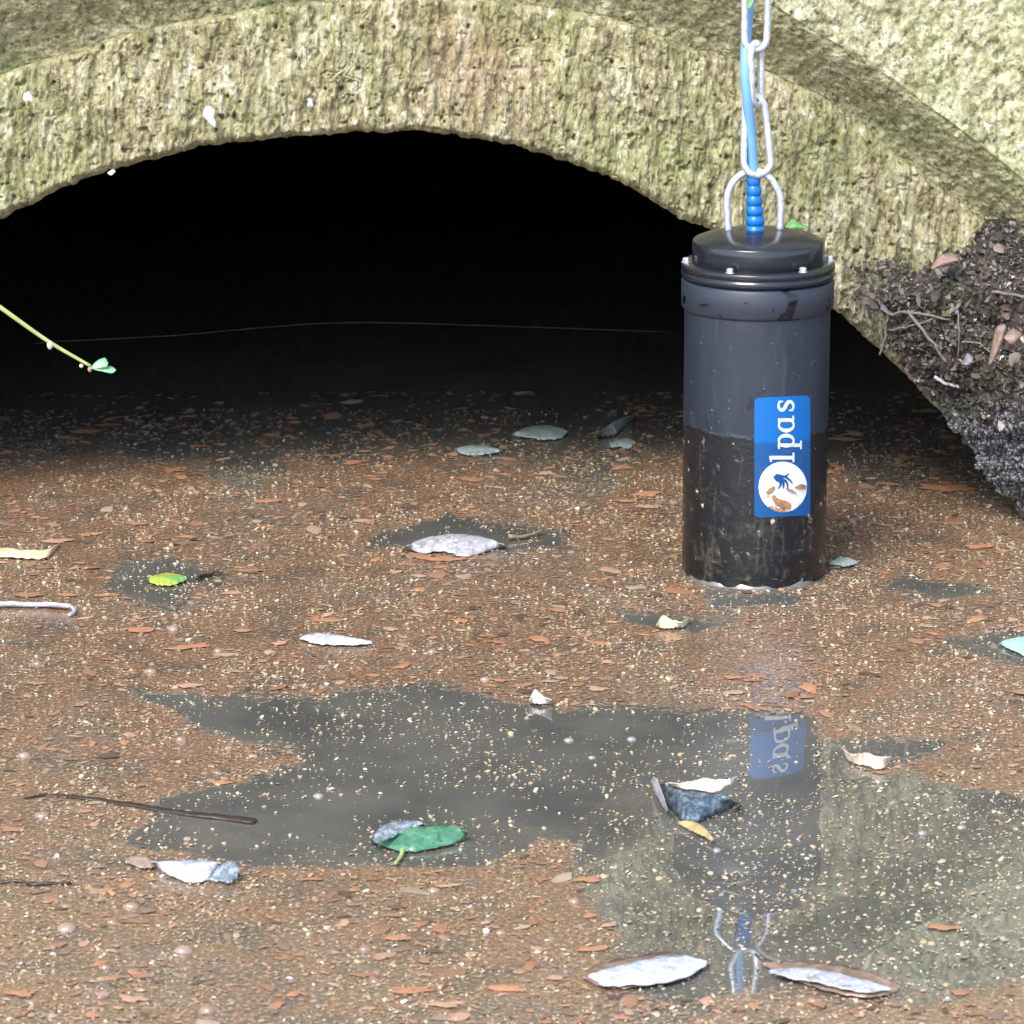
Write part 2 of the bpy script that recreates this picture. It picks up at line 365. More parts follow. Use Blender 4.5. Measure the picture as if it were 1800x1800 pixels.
# vault
st = slice(None, None, 6); base = extra[0][st]
vr = []
for dy in np.concatenate([np.linspace(0, .4, 11), np.linspace(.55, 5, 14)]):
    q = base.copy(); q[:, 1] = FY + .02 + dy; q[:, 0] += fbm(q[:, 0] * 9, dy * 9, 0, 3, 2) * .004; q[:, 2] += fbm(q[:, 0] * 9, dy * 9, 5, 3, 3) * .004 + .009
    vr.append(q)
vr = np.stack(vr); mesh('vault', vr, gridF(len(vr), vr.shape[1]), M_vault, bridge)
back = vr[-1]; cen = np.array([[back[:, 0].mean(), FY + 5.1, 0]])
mesh('added_end_wall', np.concatenate([back, cen]), [[i, i + 1, len(back)] for i in range(len(back) - 1)], M_vault, bridge)  # added to close off the tunnel so its inside stays dark
# hood moulding: hollow chamfer from the ring out to the wall face
NH = 110; pt = []
for j in range(NH):
    t = j / (NH - 1); r = (RO - 6) * (1 - t) + RH * t; x, y = pxp(r)
    e_ = t * t * (3 - 2 * t); q = on_y(x, y, FY + .010 - .040 * e_); pt.append(q)
P = np.stack(pt); d, GV = relief(P, .0020, .9, 20); P[..., 1] -= d
mesh('hood_moulding', P, gridF(NH, NA), M_hood, bridge, flt={'groove': GV * .5})
# spandrel wall, with one upright joint cut between its stones
NS = 170; pt = []
for j in range(NS + 6):
    if j < NS: r = RH - 4 + 620 * (j / (NS - 1)) ** 1.1
    else: r = RH + 620 + 700 * (j - NS + 1)
    x, y = pxp(r); q = on_y(x, y, FY - .031); q[:, 2] = np.minimum(q[:, 2], 1.0 + .0 * q[:, 0]); pt.append(q)
P = np.stack(pt); pxs = to_px(P)
dd, GV = relief(P, .0019, .8, 30); dd[NS:] *= .2
gap = np.exp(-((pxs[..., 0] - 1754) / 3.2) ** 2) * (pxs[..., 1] > -140) * .0035
P[..., 1] += -dd + gap
mesh('spandrel_wall', P, gridF(len(P), NA), M_wall, bridge, flt={'groove': GV * .7})
bx = np.array([(x, y, z) for z in (.96, 1.06) for y in (FY - .12, FY + 5.3) for x in (-3.5, 3.5)])
mesh('coping', bx, [[0, 2, 3, 1], [4, 5, 7, 6], [0, 1, 5, 4], [2, 6, 7, 3], [0, 4, 6, 2], [1, 3, 7, 5]], M_wall, bridge, False)

# ------------------------------------------------------------------ ground (one sheet with the stream channel)
gx = np.concatenate([np.linspace(-80, -4, 12), np.linspace(-3.6, 3.6, 60), np.linspace(4, 80, 12)]); gy = np.concatenate([np.linspace(-80, -6, 12), np.linspace(-5, 9, 60), np.linspace(12, 80, 12)])
X, Y = np.meshgrid(gx, gy); e = np.clip((np.abs(X) - 1.25) / .9, 0, 1); e = e * e * (3 - 2 * e)
Z = -.30 + e * .62 + fbm(X * 1.3, Y * 1.3, 0, 3, 60) * .05 * e
far = np.clip((np.hypot(X, Y) - 12) / 20, 0, 1); Z = Z * (1 - far) + .32 * far
tag(mesh('ground', np.stack([X, Y, Z], -1), gridF(len(gy), len(gx)), M_ground), kind='structure')

# ------------------------------------------------------------------ water sheet
SX, SYF = None, None
Wf = on_z(np.array(1332.0), np.array(1037.0))     # front of the sensor at the water line
RB = .0538
AX, AY = float(Wf[0]), float(Wf[1]) + RB
def polymask(px, py, poly):
    inside = np.zeros(px.shape, bool); dmin = np.full(px.shape, 1e9); n = len(poly)
    for i in range(n):
        (xa, ya), (xb, yb) = poly[i], poly[(i + 1) % n]
        c = ((ya > py) != (yb > py)) & (px < (xb - xa) * (py - ya) / (yb - ya + 1e-9) + xa); inside ^= c
        dx, dy = xb - xa, (yb - ya) * 2.0; qx, qy = px - xa, (py - ya) * 2.0
        t = np.clip((qx * dx + qy * dy) / (dx * dx + dy * dy + 1e-9), 0, 1)
        dmin = np.minimum(dmin, np.hypot(qx - t * dx, qy - t * dy))
    return np.where(inside, dmin, -dmin)
clear_polys = [
 [(225, 1213), (330, 1215), (440, 1228), (560, 1232), (650, 1210), (760, 1205), (850, 1222), (940, 1240), (1060, 1246), (1200, 1254), (1330, 1256), (1432, 1258), (1445, 1302), (1560, 1300), (1700, 1298), (1640, 1325), (1560, 1335), (1470, 1350),
  (1800, 1400), (2300, 1420), (2300, 1700), (1800, 1720), (1600, 1745), (1350, 1735), (1240, 1760), (1110, 1740), (1100, 1650), (1040, 1590), (1010, 1530), (1020, 1480), (960, 1478), (905, 1500), (830, 1525), (620, 1520), (520, 1532), (380, 1510), (200, 1478), (250, 1455), (300, 1400), (430, 1372), (520, 1340), (525, 1312), (440, 1305), (340, 1270), (300, 1246), (240, 1232)],
 [(620, 965), (700, 925), (790, 905), (880, 925), (990, 940), (995, 962), (900, 968), (760, 960)],
 [(195, 1030), (210, 990), (300, 975), (345, 1000), (400, 1010), (340, 1035), (310, 1075), (240, 1050)],
 [(1660, 1125), (1720, 1115), (1850, 1110), (1850, 1165), (1750, 1165)],
 [(1100, 1083), (1160, 1085), (1280, 1095), (1210, 1112), (1150, 1105)],
 [(1530, 1030), (1600, 1015), (1760, 1040), (1640, 1050)],
 [(1240, 1045), (1400, 1045), (1390, 1062), (1260, 1064)],
 [(1180, 1360), (1400, 1360), (1400, 1480), (1150, 1450)],
]
gx = np.concatenate([np.linspace(-6, -.9, 14), np.linspace(-.55, .55, 520), np.linspace(.9, 6, 14)])
gy = np.concatenate([np.linspace(-4, 1.72, 12), np.linspace(1.78, 3.6, 800), np.linspace(3.65, 8.4, 60)])
X, Y = np.meshgrid(gx, gy); P = np.stack([X, Y, np.zeros_like(X)], -1)
ok = Y > 1.3; pp = np.full(X.shape + (2,), -5000.0); pp[ok] = to_px(P[ok])
sdf = np.full(X.shape, -1e9)
sel = (pp[..., 0] > -400) & (pp[..., 0] < 2300) & (pp[..., 1] > 700) & (pp[..., 1] < 2000)
wob = fbm(X * 60, Y * 26, 0, 5, 80, .6) * 11
for poly in clear_polys:
    s_ = polymask(pp[sel][:, 0], pp[sel][:, 1], poly); sdf[sel] = np.maximum(sdf[sel], s_)
sd_ = sdf + wob
soft = 34 + 60 * np.clip((pp[..., 0] - 930) / 120, 0, 1) * np.clip((pp[..., 1] - 1430) / 80, 0, 1)
FILM = np.clip(.5 - sd_ / soft, 0, 1)
# a thinner film drifting in places
thin = np.clip(fbm(X * 14, Y * 8, 2, 4, 90) * .6 + .12, 0, .44); FILM = np.clip(FILM - thin * (FILM > .6), 0, 1)
def film_at(px, py):
    best = np.full(px.shape, -1e9)
    for poly in clear_polys: best = np.maximum(best, polymask(px, py, poly))
    return best
# meniscus climbing the sensor wall
V, F = lathe([(RB + .0024, .0002), (RB + .0018, .0005), (RB + .0012, .0012), (RB + .0007, .0021), (RB + .0003, .0030), (RB - .0003, .0040)], AX, AY, 120)
V[:, 2] *= np.clip(.55 + .9 * fbm(V[:, 0] * 70, V[:, 1] * 70, 0, 3, 77), .15, 1.3)
Vw = P.reshape(-1, 3); Fw = gridF(len(gy), len(gx))
Vall = np.concatenate([Vw, V]); Fall = np.concatenate([Fw, np.array(F) + len(Vw)])
tag(mesh('water', Vall, Fall, M_water, flt={'film': np.concatenate([(FILM * np.clip((3.42 - Y) / .40, .0, 1)).ravel(), np.zeros(len(V))]), 'wet_edge': np.concatenate([FILM.ravel() * 0, np.ones(len(V))])}), kind='structure')

# ------------------------------------------------------------------ water sensor
def on_cyl(px, py, r):
    d = ray(px, py); ox, oy = -AX, -AY
    a = d[..., 0] ** 2 + d[..., 1] ** 2; b = 2 * (ox * d[..., 0] + oy * d[..., 1]); c = ox * ox + oy * oy - r * r
    t = (-b - np.sqrt(np.maximum(b * b - 4 * a * c, 0))) / (2 * a)
    return d * t[..., None] + np.array([0, 0, CAM_H])
def zf(py, r): return float(on_cyl(np.array(1332.0), np.array(float(py)), r)[2])
mm = RB / 130.0            # metres per source pixel at the sensor
R_cap, R_fl, R_col = 118 * mm, 137 * mm, 136 * mm
sensor = empty('water_level_sensor', (AX, AY, 0), 'black cylindrical water sensor with blue label, hanging in the water by its steel bail', 'sensor')
zb = zf(565, RB)
V, F = lathe([(RB * .6, -.018), (RB - .003, -.018), (RB, -.014), (RB, .02), (RB, .05), (RB, zb - .02), (RB, zb + .003)], AX, AY, 160)
mesh('housing', V, F, M_body, sensor)
zc0, zc1 = zf(563, R_col), zf(513, R_col)
V, F = lathe([(RB - .001, zc0 - .002), (R_col - .0016, zc0 - .0012), (R_col - .0002, zc0 + .001), (R_col + .0002, zc1 - .0015), (R_col - .001, zc1), (RB, zc1 + .0002)], AX, AY, 160)
mesh('collar', V, F, M_collar, sensor)
zf0, zf1 = zf(509, R_fl), zf(484, R_fl)
zm = (zf0 + zf1) / 2
V, F = lathe([(RB - .004, zf0 - .004), (R_fl - .003, zf0 - .0018), (R_fl - .0012, zf0), (R_fl, zf0 + .001), (R_fl, zm - .0016), (R_fl - .0011, zm - .001), (R_fl - .0011, zm + .0004), (R_fl, zm + .001), (R_fl, zf1 - .0012), (R_fl - .0012, zf1), (R_cap - .002, zf1)], AX, AY, 160)
mesh('flange', V, F, M_cap, sensor)
zt = zf(441, R_cap)
V, F = lathe([(R_cap - .001, zf1 - .001), (R_cap, zf1), (R_cap, zt - .0015), (R_cap - .0006, zt - .0004), (R_cap - .002, zt + .0006), (R_cap * .8, zt + .0036), (R_cap * .55, zt + .0062), (R_cap * .3, zt + .0074), (.0005, zt + .0078)], AX, AY, 160)
mesh('lid', V, F, M_cap, sensor)
for a in (-86, -26, 34, 94, 154, 214):
    th = R(a) - R(90); r = (R_cap + R_fl) / 2 + .0006; x, y = AX + r * math.cos(th), AY + r * math.sin(th)
    m = MB(); V, F = lathe([(.0034, 0), (.0034, .0005), (.0022, .0006), (.0026, .0008), (.0026, .0030), (.0018, .0036), (.0001, .0037)], x, y, 6); V[:, 2] += zf1
    m.add(V, F); m.build('bolt', M_steel, sensor, False)
ztop = zt + .0072
# bail
def at_axis(px, py, dy=0.0): return on_y(np.array(float(px)), np.array(float(py)), AY + dy)
bl_ = [(1281, 409), (1279, 380), (1278, 352), (1283, 330), (1296, 312), (1312, 303), (1324, 300), (1338, 303), (1354, 313), (1366, 332), (1372, 352), (1372, 380), (1371, 405)]
V, F = tube(spline([at_axis(*p) for p in bl_], 48), 6.6 * mm, 12)
m = MB(); m.add(V, F); m.build('bail', M_steel, sensor)
for px in (1290, 1366):
    c = at_axis(px, 409); m = MB()
    b = np.array([(sx * .0056, sy * .0042, sz * .0012) for sz in (-1, 1) for sy in (-1, 1) for sx in (-1, 1)]) + c
    m.add(b, [[0, 2, 3, 1], [4, 5, 7, 6], [0, 1, 5, 4], [2, 6, 7, 3], [0, 4, 6, 2], [1, 3, 7, 5]]); m.build('bail_foot', M_steel, sensor, False)
# gland
g0, g1 = at_axis(1328, 414), at_axis(1324, 308); gc_ = (g0[0] + g1[0]) / 2
prof = []; nr = 6; H = g1[2] - g0[2]
for i in range(nr * 14 + 1):
    t = i / (nr * 14); rr_ = (17.5 - 5.5 * t) * mm; ph = (t * nr) % 1
    prof.append((rr_ * (.80 + .24 * math.sin(math.pi * ph) ** .7), g0[2] + H * t))
prof = [(.004, g0[2] - .004), (19 * mm, g0[2] - .004), (19 * mm, g0[2] - .0005)] + prof + [(.001, g1[2])]
V, F = lathe(prof, 0, 0, 40); tt = (V[:, 2] - g0[2]) / H; V[:, 0] += g0[0] + (g1[0] - g0[0]) * tt; V[:, 1] += AY
mesh('cable_gland', V, F, M_blue, sensor)
# label on the housing
def rrect(x0, x1, y0, y1, r, nn=8, bow=0.0):
    P = []
    for cx, cy, s0 in ((x1 - r, y1 - r, 0), (x0 + r, y1 - r, 90), (x0 + r, y0 + r, 180), (x1 - r, y0 + r, 270)):
        for i in range(nn + 1):
            a = R(s0 + 90 * i / nn); P.append((cx + r * math.cos(a), cy + r * math.sin(a)))
    return P
def cylpatch(fn, nu, nv, lift):
    u, v_ = np.meshgrid(np.linspace(0, 1, nu), np.linspace(0, 1, nv)); x, y = fn(u, v_)
    return on_cyl(x, y, RB + lift), gridF(nv, nu)
LX0, LX1, LY0, LY1 = 1326.0, 1424.5, 697.0, 908.0
def lab(u, v_):
    y = LY0 + (LY1 - LY0) * v_; rc = 9.0
    dyE = np.maximum(np.maximum(LY0 + rc - y, y - (LY1 - rc)), 0); ins = rc - np.sqrt(np.maximum(rc * rc - dyE ** 2, 0))
    x0 = LX0 + ins; x1 = LX1 - ins; x = x0 + (x1 - x0) * u
    return x, y + 4 * (1 - u) * 1.0 - 2
vN = np.concatenate([np.linspace(0, .043, 10), np.linspace(.06, .94, 40), np.linspace(.957, 1, 10)])
u, v_ = np.meshgrid(np.linspace(0, 1, 26), vN); x, y = lab(u, v_)
label = mesh('label', on_cyl(x, y, RB + .0004), gridF(len(vN), 26), M_label, sensor)
label_loc = None
def lab_mesh(name, Vs, Fs, mat):
    o = mesh(name, np.concatenate(Vs) - np.array(sensor.location), Fs, mat); o.parent = label; return o
def stroke(P, wd, n=40, lift=.0007):        # P: (u, v) text coordinates along the centre line, wd: full widths
    P = spline(P, n); wd = np.interp(np.linspace(0, 1, n), np.linspace(0, 1, len(wd)), wd)[:, None] / 2
    tg = np.gradient(P, axis=0); tg /= np.linalg.norm(tg, axis=1)[:, None] + 1e-9; nn = np.stack([-tg[:, 1], tg[:, 0]], -1)
    return np.stack([P + nn * wd, P - nn * wd], 0)
BX = 1396.5
def letter(strokes, y_start, su=1.0):
    V, F, n = [], [], 0
    for i, (P, wd) in enumerate(strokes):
        q = stroke(P, wd, 44); px = BX - q[..., 1]; py = y_start - q[..., 0] * su
        V.append(on_cyl(px, py, RB + .0007 + .00012 * i).reshape(-1, 3)); F += (gridF(2, 44) + n).tolist(); n += 88
    return V, F
def ell(cx, cy, rx, ry, s0=0, s1=360, n=16): return [(cx + rx * math.cos(R(s0 + (s1 - s0) * i / n)), cy + ry * math.sin(R(s0 + (s1 - s0) * i / n))) for i in range(n + 1)]
bowl = [3.4, 5.5, 7, 5.5, 3.4, 5.5, 7, 5.5, 3.4]
lab_mesh('letter', *letter([([(9, 0), (9, 44)], [6.5, 6.5]), ([(1, 1.8), (18, 1.8)], [3.6, 3.6]), ([(1.5, 41), (9, 42.2)], [3.0, 3.6])], 813.5), M_white)
lab_mesh('letter', *letter([([(8, -13), (8, 29)], [6.5, 6.5]), ([(1, -11.4), (16, -11.4)], [3.4, 3.4]), ([(1, 27), (8, 28)], [2.8, 3.4]), (ell(15.5, 14.5, 9.5, 13.2, 90, 450), [3.6, 4.2, 4.6, 5.2, 3.6, 5.4, 7.4, 5.4, 3.6])], 790.5), M_white)
lab_mesh('letter', *letter([([(21, 1), (21, 29)], [6.5, 6.5]), ([(20, 1.8), (29, 2.4)], [3.6, 3.0]), (ell(12.5, 14.5, 9.8, 13.2, 90, 450), [3.6, 5.4, 7.4, 5.4, 3.6, 4.6, 4.6, 4.2, 3.6])], 759.5), M_white)
lab_mesh('letter', *letter([([(18.6, 22.5), (16, 27.2), (10.5, 28), (5, 25.5), (4.2, 20.5), (8.5, 16.6), (14, 14), (18, 10.2), (17.6, 5.2), (12.5, 2), (6.5, 2.4), (3.2, 7.2)], [2.5, 3.6, 4.2, 5.6, 6.6, 6.6, 6.6, 6.6, 5.6, 4.2, 3.6, 2.5]), ([(18.8, 20), (18.8, 28)], [2.6, 2.6]), ([(3, 2), (3, 9.5)], [2.6, 2.6])], 724.5), M_white)
# round emblem
EX, EY, ER, EV = 1376.0, 856.0, 42.5, 44.5
t = np.linspace(0, 2 * math.pi, 60, endpoint=False); rr_ = np.linspace(0.02, 1, 10)
def disc(fn): return fn
q = [(EX + ER * r_ * np.cos(t), EY + EV * r_ * np.sin(t)) for r_ in rr_]
Vd = np.concatenate([on_cyl(x, y, RB + .0006) for x, y in q])
emblem = mesh('emblem', Vd - np.array(sensor.location), gridF(10, 60, True), M_emblem); emblem.parent = label
def em(name, polys, mat, lift):
    V, F, n = [], [], 0
    for i, q in enumerate(polys):
        x, y = q[..., 0], q[..., 1]; V.append(on_cyl(x, y, RB + lift + .00006 * i).reshape(-1, 3)); F += (gridF(2, q.shape[1]) + n).tolist(); n += 2 * q.shape[1]
    o = mesh(name, np.concatenate(V) - np.array(sensor.location), F, mat); o.parent = label; return o
zx = lambda p: (1150 + p[0] / 4.5, 660 + p[1] / 4.5)
tent = [([(945, 800), (975, 812), (1010, 830)], [4, 12, 10]), ([(960, 785), (1000, 795), (1030, 800), (1070, 775)], [4, 5, 4, 1.2]), ([(985, 815), (1030, 800), (1075, 830), (1095, 858)], [6, 4, 3, 1.2]), ([(1000, 825), (1040, 835), (1055, 870), (1050, 900)], [6, 4, 3, 1.2]), ([(1000, 830), (1022, 855), (1022, 895)], [6, 4, 1.4]), ([(995, 830), (1000, 860), (978, 900)], [6, 4, 1.2])]
em('emblem_figure', [stroke([zx(p) for p in P], wd, 24) for P, wd in tent], M_label, .0010)
em('mud_stain', [stroke([zx(p) for p in P], wd, 24) for P, wd in [([(890, 935), (920, 910), (955, 880)], [5, 9, 4]), ([(940, 950), (965, 990), (1005, 1010), (1060, 1030), (1050, 1060)], [6, 10, 12, 12, 4]), ([(1045, 895), (1090, 915), (1130, 935)], [3, 5, 1]), ([(1115, 890), (1160, 880), (1205, 885)], [2, 9, 6])]], M_stain, .0016)

# cable and chain
P = spline([at_axis(x, y, dy) for x, y, dy in ((1324, 312, 0), (1320, 240, -.002), (1314, 175, -.006), (1310, 120, -.004), (1312, 60, .006), (1317, 0, .009), (1320, -80, .010), (1322, -420, .010))], 80)
V, F = tube(P, 9.2 * mm, 16); c_ = MB(); c_.add(V, F)
tag(c_.build('cable', M_cable), 'pale blue cable running up from the ribbed gland beside the chain', 'cable')
chain = empty('chain', tuple(at_axis(1330, 300)), 'galvanised steel chain holding up the black sensor', 'chain')
def chain_link(top, bot, hw, hwb, yaw, rad_=6.4):
    A, B = at_axis(*top), at_axis(*bot); ax = B - A; Ln = np.linalg.norm(ax); ax /= Ln
    side = np.array([math.cos(yaw), math.sin(yaw), 0]); side -= ax * np.dot(side, ax); side /= np.linalg.norm(side)
    ht, hb_ = hw * mm, hwb * mm; pts = []
    for i in range(13):
        a = math.pi * i / 12; pts.append(A + ax * (ht - ht * math.sin(a)) + side * ht * -math.cos(a))
    for t_ in (.25, .5, .75): pts.append(A + ax * (ht + (Ln - ht - hb_) * t_) + side * (ht + (hb_ - ht) * t_))
    for i in range(13):
        a = math.pi * i / 12; pts.append(A + ax * (Ln - hb_ + hb_ * math.sin(a)) + side * hb_ * math.cos(a))
    for t_ in (.75, .5, .25): pts.append(A + ax * (ht + (Ln - ht - hb_) * t_) - side * (ht + (hb_ - ht) * t_))
    P = np.array(pts); P += (fbm(np.arange(len(P)) * .9, rad_, hw, 2, int(hw)) * .0004)[:, None]
    V, F = tube(P, rad_ * mm, 12, closed=True); m = MB(); m.add(V, F); m.build('link', M_steel, chain)
chain_link((1326, 169, 0), (1332, 308, -.004), 17, 25, R(12))
chain_link((1328, 76, 0), (1330, 184, 0), 17, 17, R(58))
chain_link((1330, -62, 0), (1328, 88, 0), 21, 20, R(8))
chain_link((1331, -155, 0), (1330, -48, 0), 17, 17, R(60))
chain_link((1331, -295, 0), (1331, -142, 0), 21, 21, R(8))

# ------------------------------------------------------------------ the bank at the right
sil = np.array([(1545, 520), (1575, 610), (1610, 672), (1640, 700), (1665, 735), (1700, 782), (1740, 836), (1775, 876), (1805, 912), (1830, 960)])
topc = np.array([(1500, 545), (1560, 505), (1620, 470), (1690, 440), (1735, 392), (1800, 372), (1900, 350), (2100, 300)])
nR, nC = 150, 150
py = np.linspace(385, 975, nR); P = np.zeros((nR, nC + 6, 3))
lx = np.where(py < 520, np.interp(py, [385, 440, 470, 505, 520], [1735, 1690, 1625, 1560, 1545]), np.interp(py, sil[:, 1], sil[:, 0]))
lx = lx + fbm(py / 16, 0, 0, 3, 44) * 7
for i in range(nR):
    px = lx[i] + np.linspace(0, 1, nC) ** 1.15 * (2150 - lx[i]); s_ = (px - lx[i]) / 400; tdown = (py[i] - 385) / 590
    off = np.clip(s_ * .10, 0, .10) * (.25 + 1.0 * tdown) + .006 * np.clip(s_ * 6, 0, 1) + .045 * tdown * np.clip(s_ * 3, 0, 1)
    q = on_y(px, np.full(nC, py[i]), FY); q = np.stack([on_y(px[j], py[i], FY - off[j]) for j in range(nC)])
    rel = fbm(q[:, 0] * 45, q[:, 2] * 45, 0, 4, 50, .6) * .006 + fbm(q[:, 0] * 160, q[:, 2] * 160, 0, 3, 51, .6) * .0022
    q[:, 1] -= rel * np.clip(s_ * 10, .25, 1)
    P[i, 6:] = q
    for k_, dy in enumerate((.30, .2, .12, .06, .025, .008)):
        P[i, k_] = q[0] + np.array([.15 * dy, dy, 0])
mid = 92
BP = P
bank = tag(mesh('bank', P, gridF(nR, nC + 6), M_soil), kind='structure')
bank.data.materials.append(M_gravel)
pc = P.reshape(-1, 3); idx = np.zeros(len(bank.data.polygons), np.int32)
cen = np.empty(len(bank.data.polygons) * 3); bank.data.polygons.foreach_get('center', cen); cen = cen.reshape(-1, 3); cpx = to_px(cen)
idx[(cpx[:, 1] + fbm(cpx[:, 0] / 30, cpx[:, 1] / 30, 0, 3, 3) * 25) > 735 - (cpx[:, 0] - 1640) * .05] = 1
bank.data.polygons.foreach_set('material_index', idx)
def bank_pt(i, j): return BP[i, j]

# flakes: small irregular leaf bits as stuff (litter on bank, fragments in the scum)
def flake(c, a, b, th, up, tone, lift=0.0, curl=.2, n=9, irr=.35):
    up = up / np.linalg.norm(up); ref = np.array([1.0, 0, 0]) if abs(up[0]) < .9 else np.array([0, 1.0, 0])
    e1 = np.cross(up, ref); e1 /= np.linalg.norm(e1); e2 = np.cross(up, e1)
    t = np.arange(n) / n * 2 * math.pi; r = 1 + RNG.uniform(-irr, irr, n); ca, sa = math.cos(th), math.sin(th)
    x = a * r * np.cos(t); y = b * r * np.sin(t); X_, Y_ = x * ca - y * sa, x * sa + y * ca
    z = lift + curl * (np.abs(x) ** 2 / max(a, 1e-6)) + RNG.uniform(-.1, .1, n) * b
    V = c + X_[:, None] * e1 + Y_[:, None] * e2 + z[:, None] * up
    top = c + up * (lift + b * .22)
    return np.concatenate([V, top[None]]), [[i, (i + 1) % n, n] for i in range(n)]
m = MB(); pal = np.array([(.085, .062, .050), (.13, .10, .085), (.20, .155, .135), (.05, .042, .038), (.26, .23, .21), (.14, .14, .155), (.03, .026, .024), (.035, .032, .03), (.07, .085, .03)])
for _ in range(8000):
    i = int(RNG.integers(3, nR - 3)); j = int(6 + (RNG.random() ** 1.3) * 70)
    if i > mid and RNG.random() < .75: continue
    c = BP[i, j]; tone = pal[RNG.integers(len(pal))] * RNG.lognormal(-.2, .55); s_ = RNG.lognormal(math.log(.0015), .55)
    nrm = np.array([RNG.normal(0, .6), -1, .5 + RNG.normal(0, .5)])
    V, F = flake(c + np.array([0, -.002, .001]), s_, s_ * RNG.uniform(.25, .7), RNG.uniform(0, 6.3), nrm, tone, 0, RNG.uniform(-.6, .9))
    m.add(V, F, tone)
for _ in range(900):
    px_ = 1600 - abs(RNG.normal(0, 70)); py_ = RNG.uniform(455, 640)
    if px_ < np.interp(py_, [455, 560, 640], [1470, 1490, 1580]): continue
    c = on_y(np.array(px_), np.array(py_), FY - .004); tone = pal[RNG.integers(len(pal))] * RNG.uniform(.6, 1.2); s_ = RNG.lognormal(math.log(.0013), .45)
    V, F = flake(c, s_, s_ * RNG.uniform(.3, .8), RNG.uniform(0, 6.3), np.array([RNG.normal(0, .5), -1, .3]), tone, 0, .3); m.add(V, F, tone)
tag(m.build('leaf_litter', M_litter), kind='stuff')
m = MB()
for _ in range(2200):
    i = int(RNG.integers(mid - 10, nR - 2)); j = int(6 + (RNG.random() ** 1.2) * 60)
    c = BP[i, j]; g = RNG.lognormal(math.log(.06), .6); tone = np.array([g, g * 1.05, g * 1.15]); s_ = RNG.uniform(.0008, .0026)
    V, F = flake(c + np.array([0, -.001, 0]), s_, s_ * RNG.uniform(.5, .9), RNG.uniform(0, 6.3), np.array([RNG.normal(0, .4), -1, .4]), tone, 0, -.2, 7); V[-1] += np.array([0, -s_ * .5, s_ * .2])
    m.add(V, F, tone)
tag(m.build('bank_gravel', tint_mat('wet_grey_gravel', .3, .6, .1)), kind='stuff')
def px_bank(px, py_, back=.006):
    i = int(np.clip((py_ - 385) / 590 * (nR - 1), 0, nR - 1)); row = to_px(BP[i, 6:]); j = int(np.argmin(np.abs(row[:, 0] - px)))
    y = BP[i, 6 + j, 1] - back; return on_y(np.array(float(px)), np.array(float(py_)), y)
def twig(px, rad0, rad1, mat, label, group=None, place=px_bank, name='twig', n=20, cat='twig', wig=.0008):
    P = spline([place(*p) for p in px], n); P += np.stack([fbm(np.arange(n) * .4, px[0][0], k_, 2, 3) for k_ in range(3)], -1) * wig
    V, F = tube(P, np.linspace(rad0, rad1, n), 8); m = MB(); m.add(V, F); return tag(m.build(name, mat), label, cat, group)
twig([(1594, 545), (1630, 592), (1664, 636)], .0015, .0011, M_wood, 'longest grey straight twig slanting down the leafy bank', 'twigs lying on the bank')
twig([(1562, 548), (1556, 590), (1547, 625)], .0011, .0007, M_wood, 'thin twig upright on the left edge of the bank over the dark arch', 'twigs lying on the bank')
twig([(1643, 664), (1684, 682)], .0014, .0012, M_paletwig, 'short pale broken stick low on the bank among brown leaves', 'twigs lying on the bank')
twig([(1560, 552), (1600, 550), (1672, 562)], .0013, .0010, M_wood, 'horizontal twig crossing the top of the long slanting twig on the bank', 'twigs lying on the bank')
twig([(1563, 580), (1600, 574), (1640, 560)], .0010, .0007, M_wood, 'thin curved twig just below the horizontal twig on the bank', 'twigs lying on the bank')
twig([(1745, 512), (1810, 524)], .0013, .0011, M_wood, 'brown twig running off the right edge high on the bank', 'twigs lying on the bank')
twig([(1683, 545), (1686, 590), (1682, 625)], .0008, .0006, M_wood, 'fine upright stem on the bank right of the long slanting twig', 'twigs lying on the bank')
twig([(1690, 600), (1720, 604), (1745, 622)], .0008, .0006, M_wood, 'fine bent twig in the middle of the leafy bank', 'twigs lying on the bank')
twig([(1494, 525), (1512, 500)], .0016, .0012, M_wood, 'short twig stuck to the stone right of the sensor', 'twigs lying on the bank', place=lambda a, b: on_y(np.array(float(a)), np.array(float(b)), FY - .008))

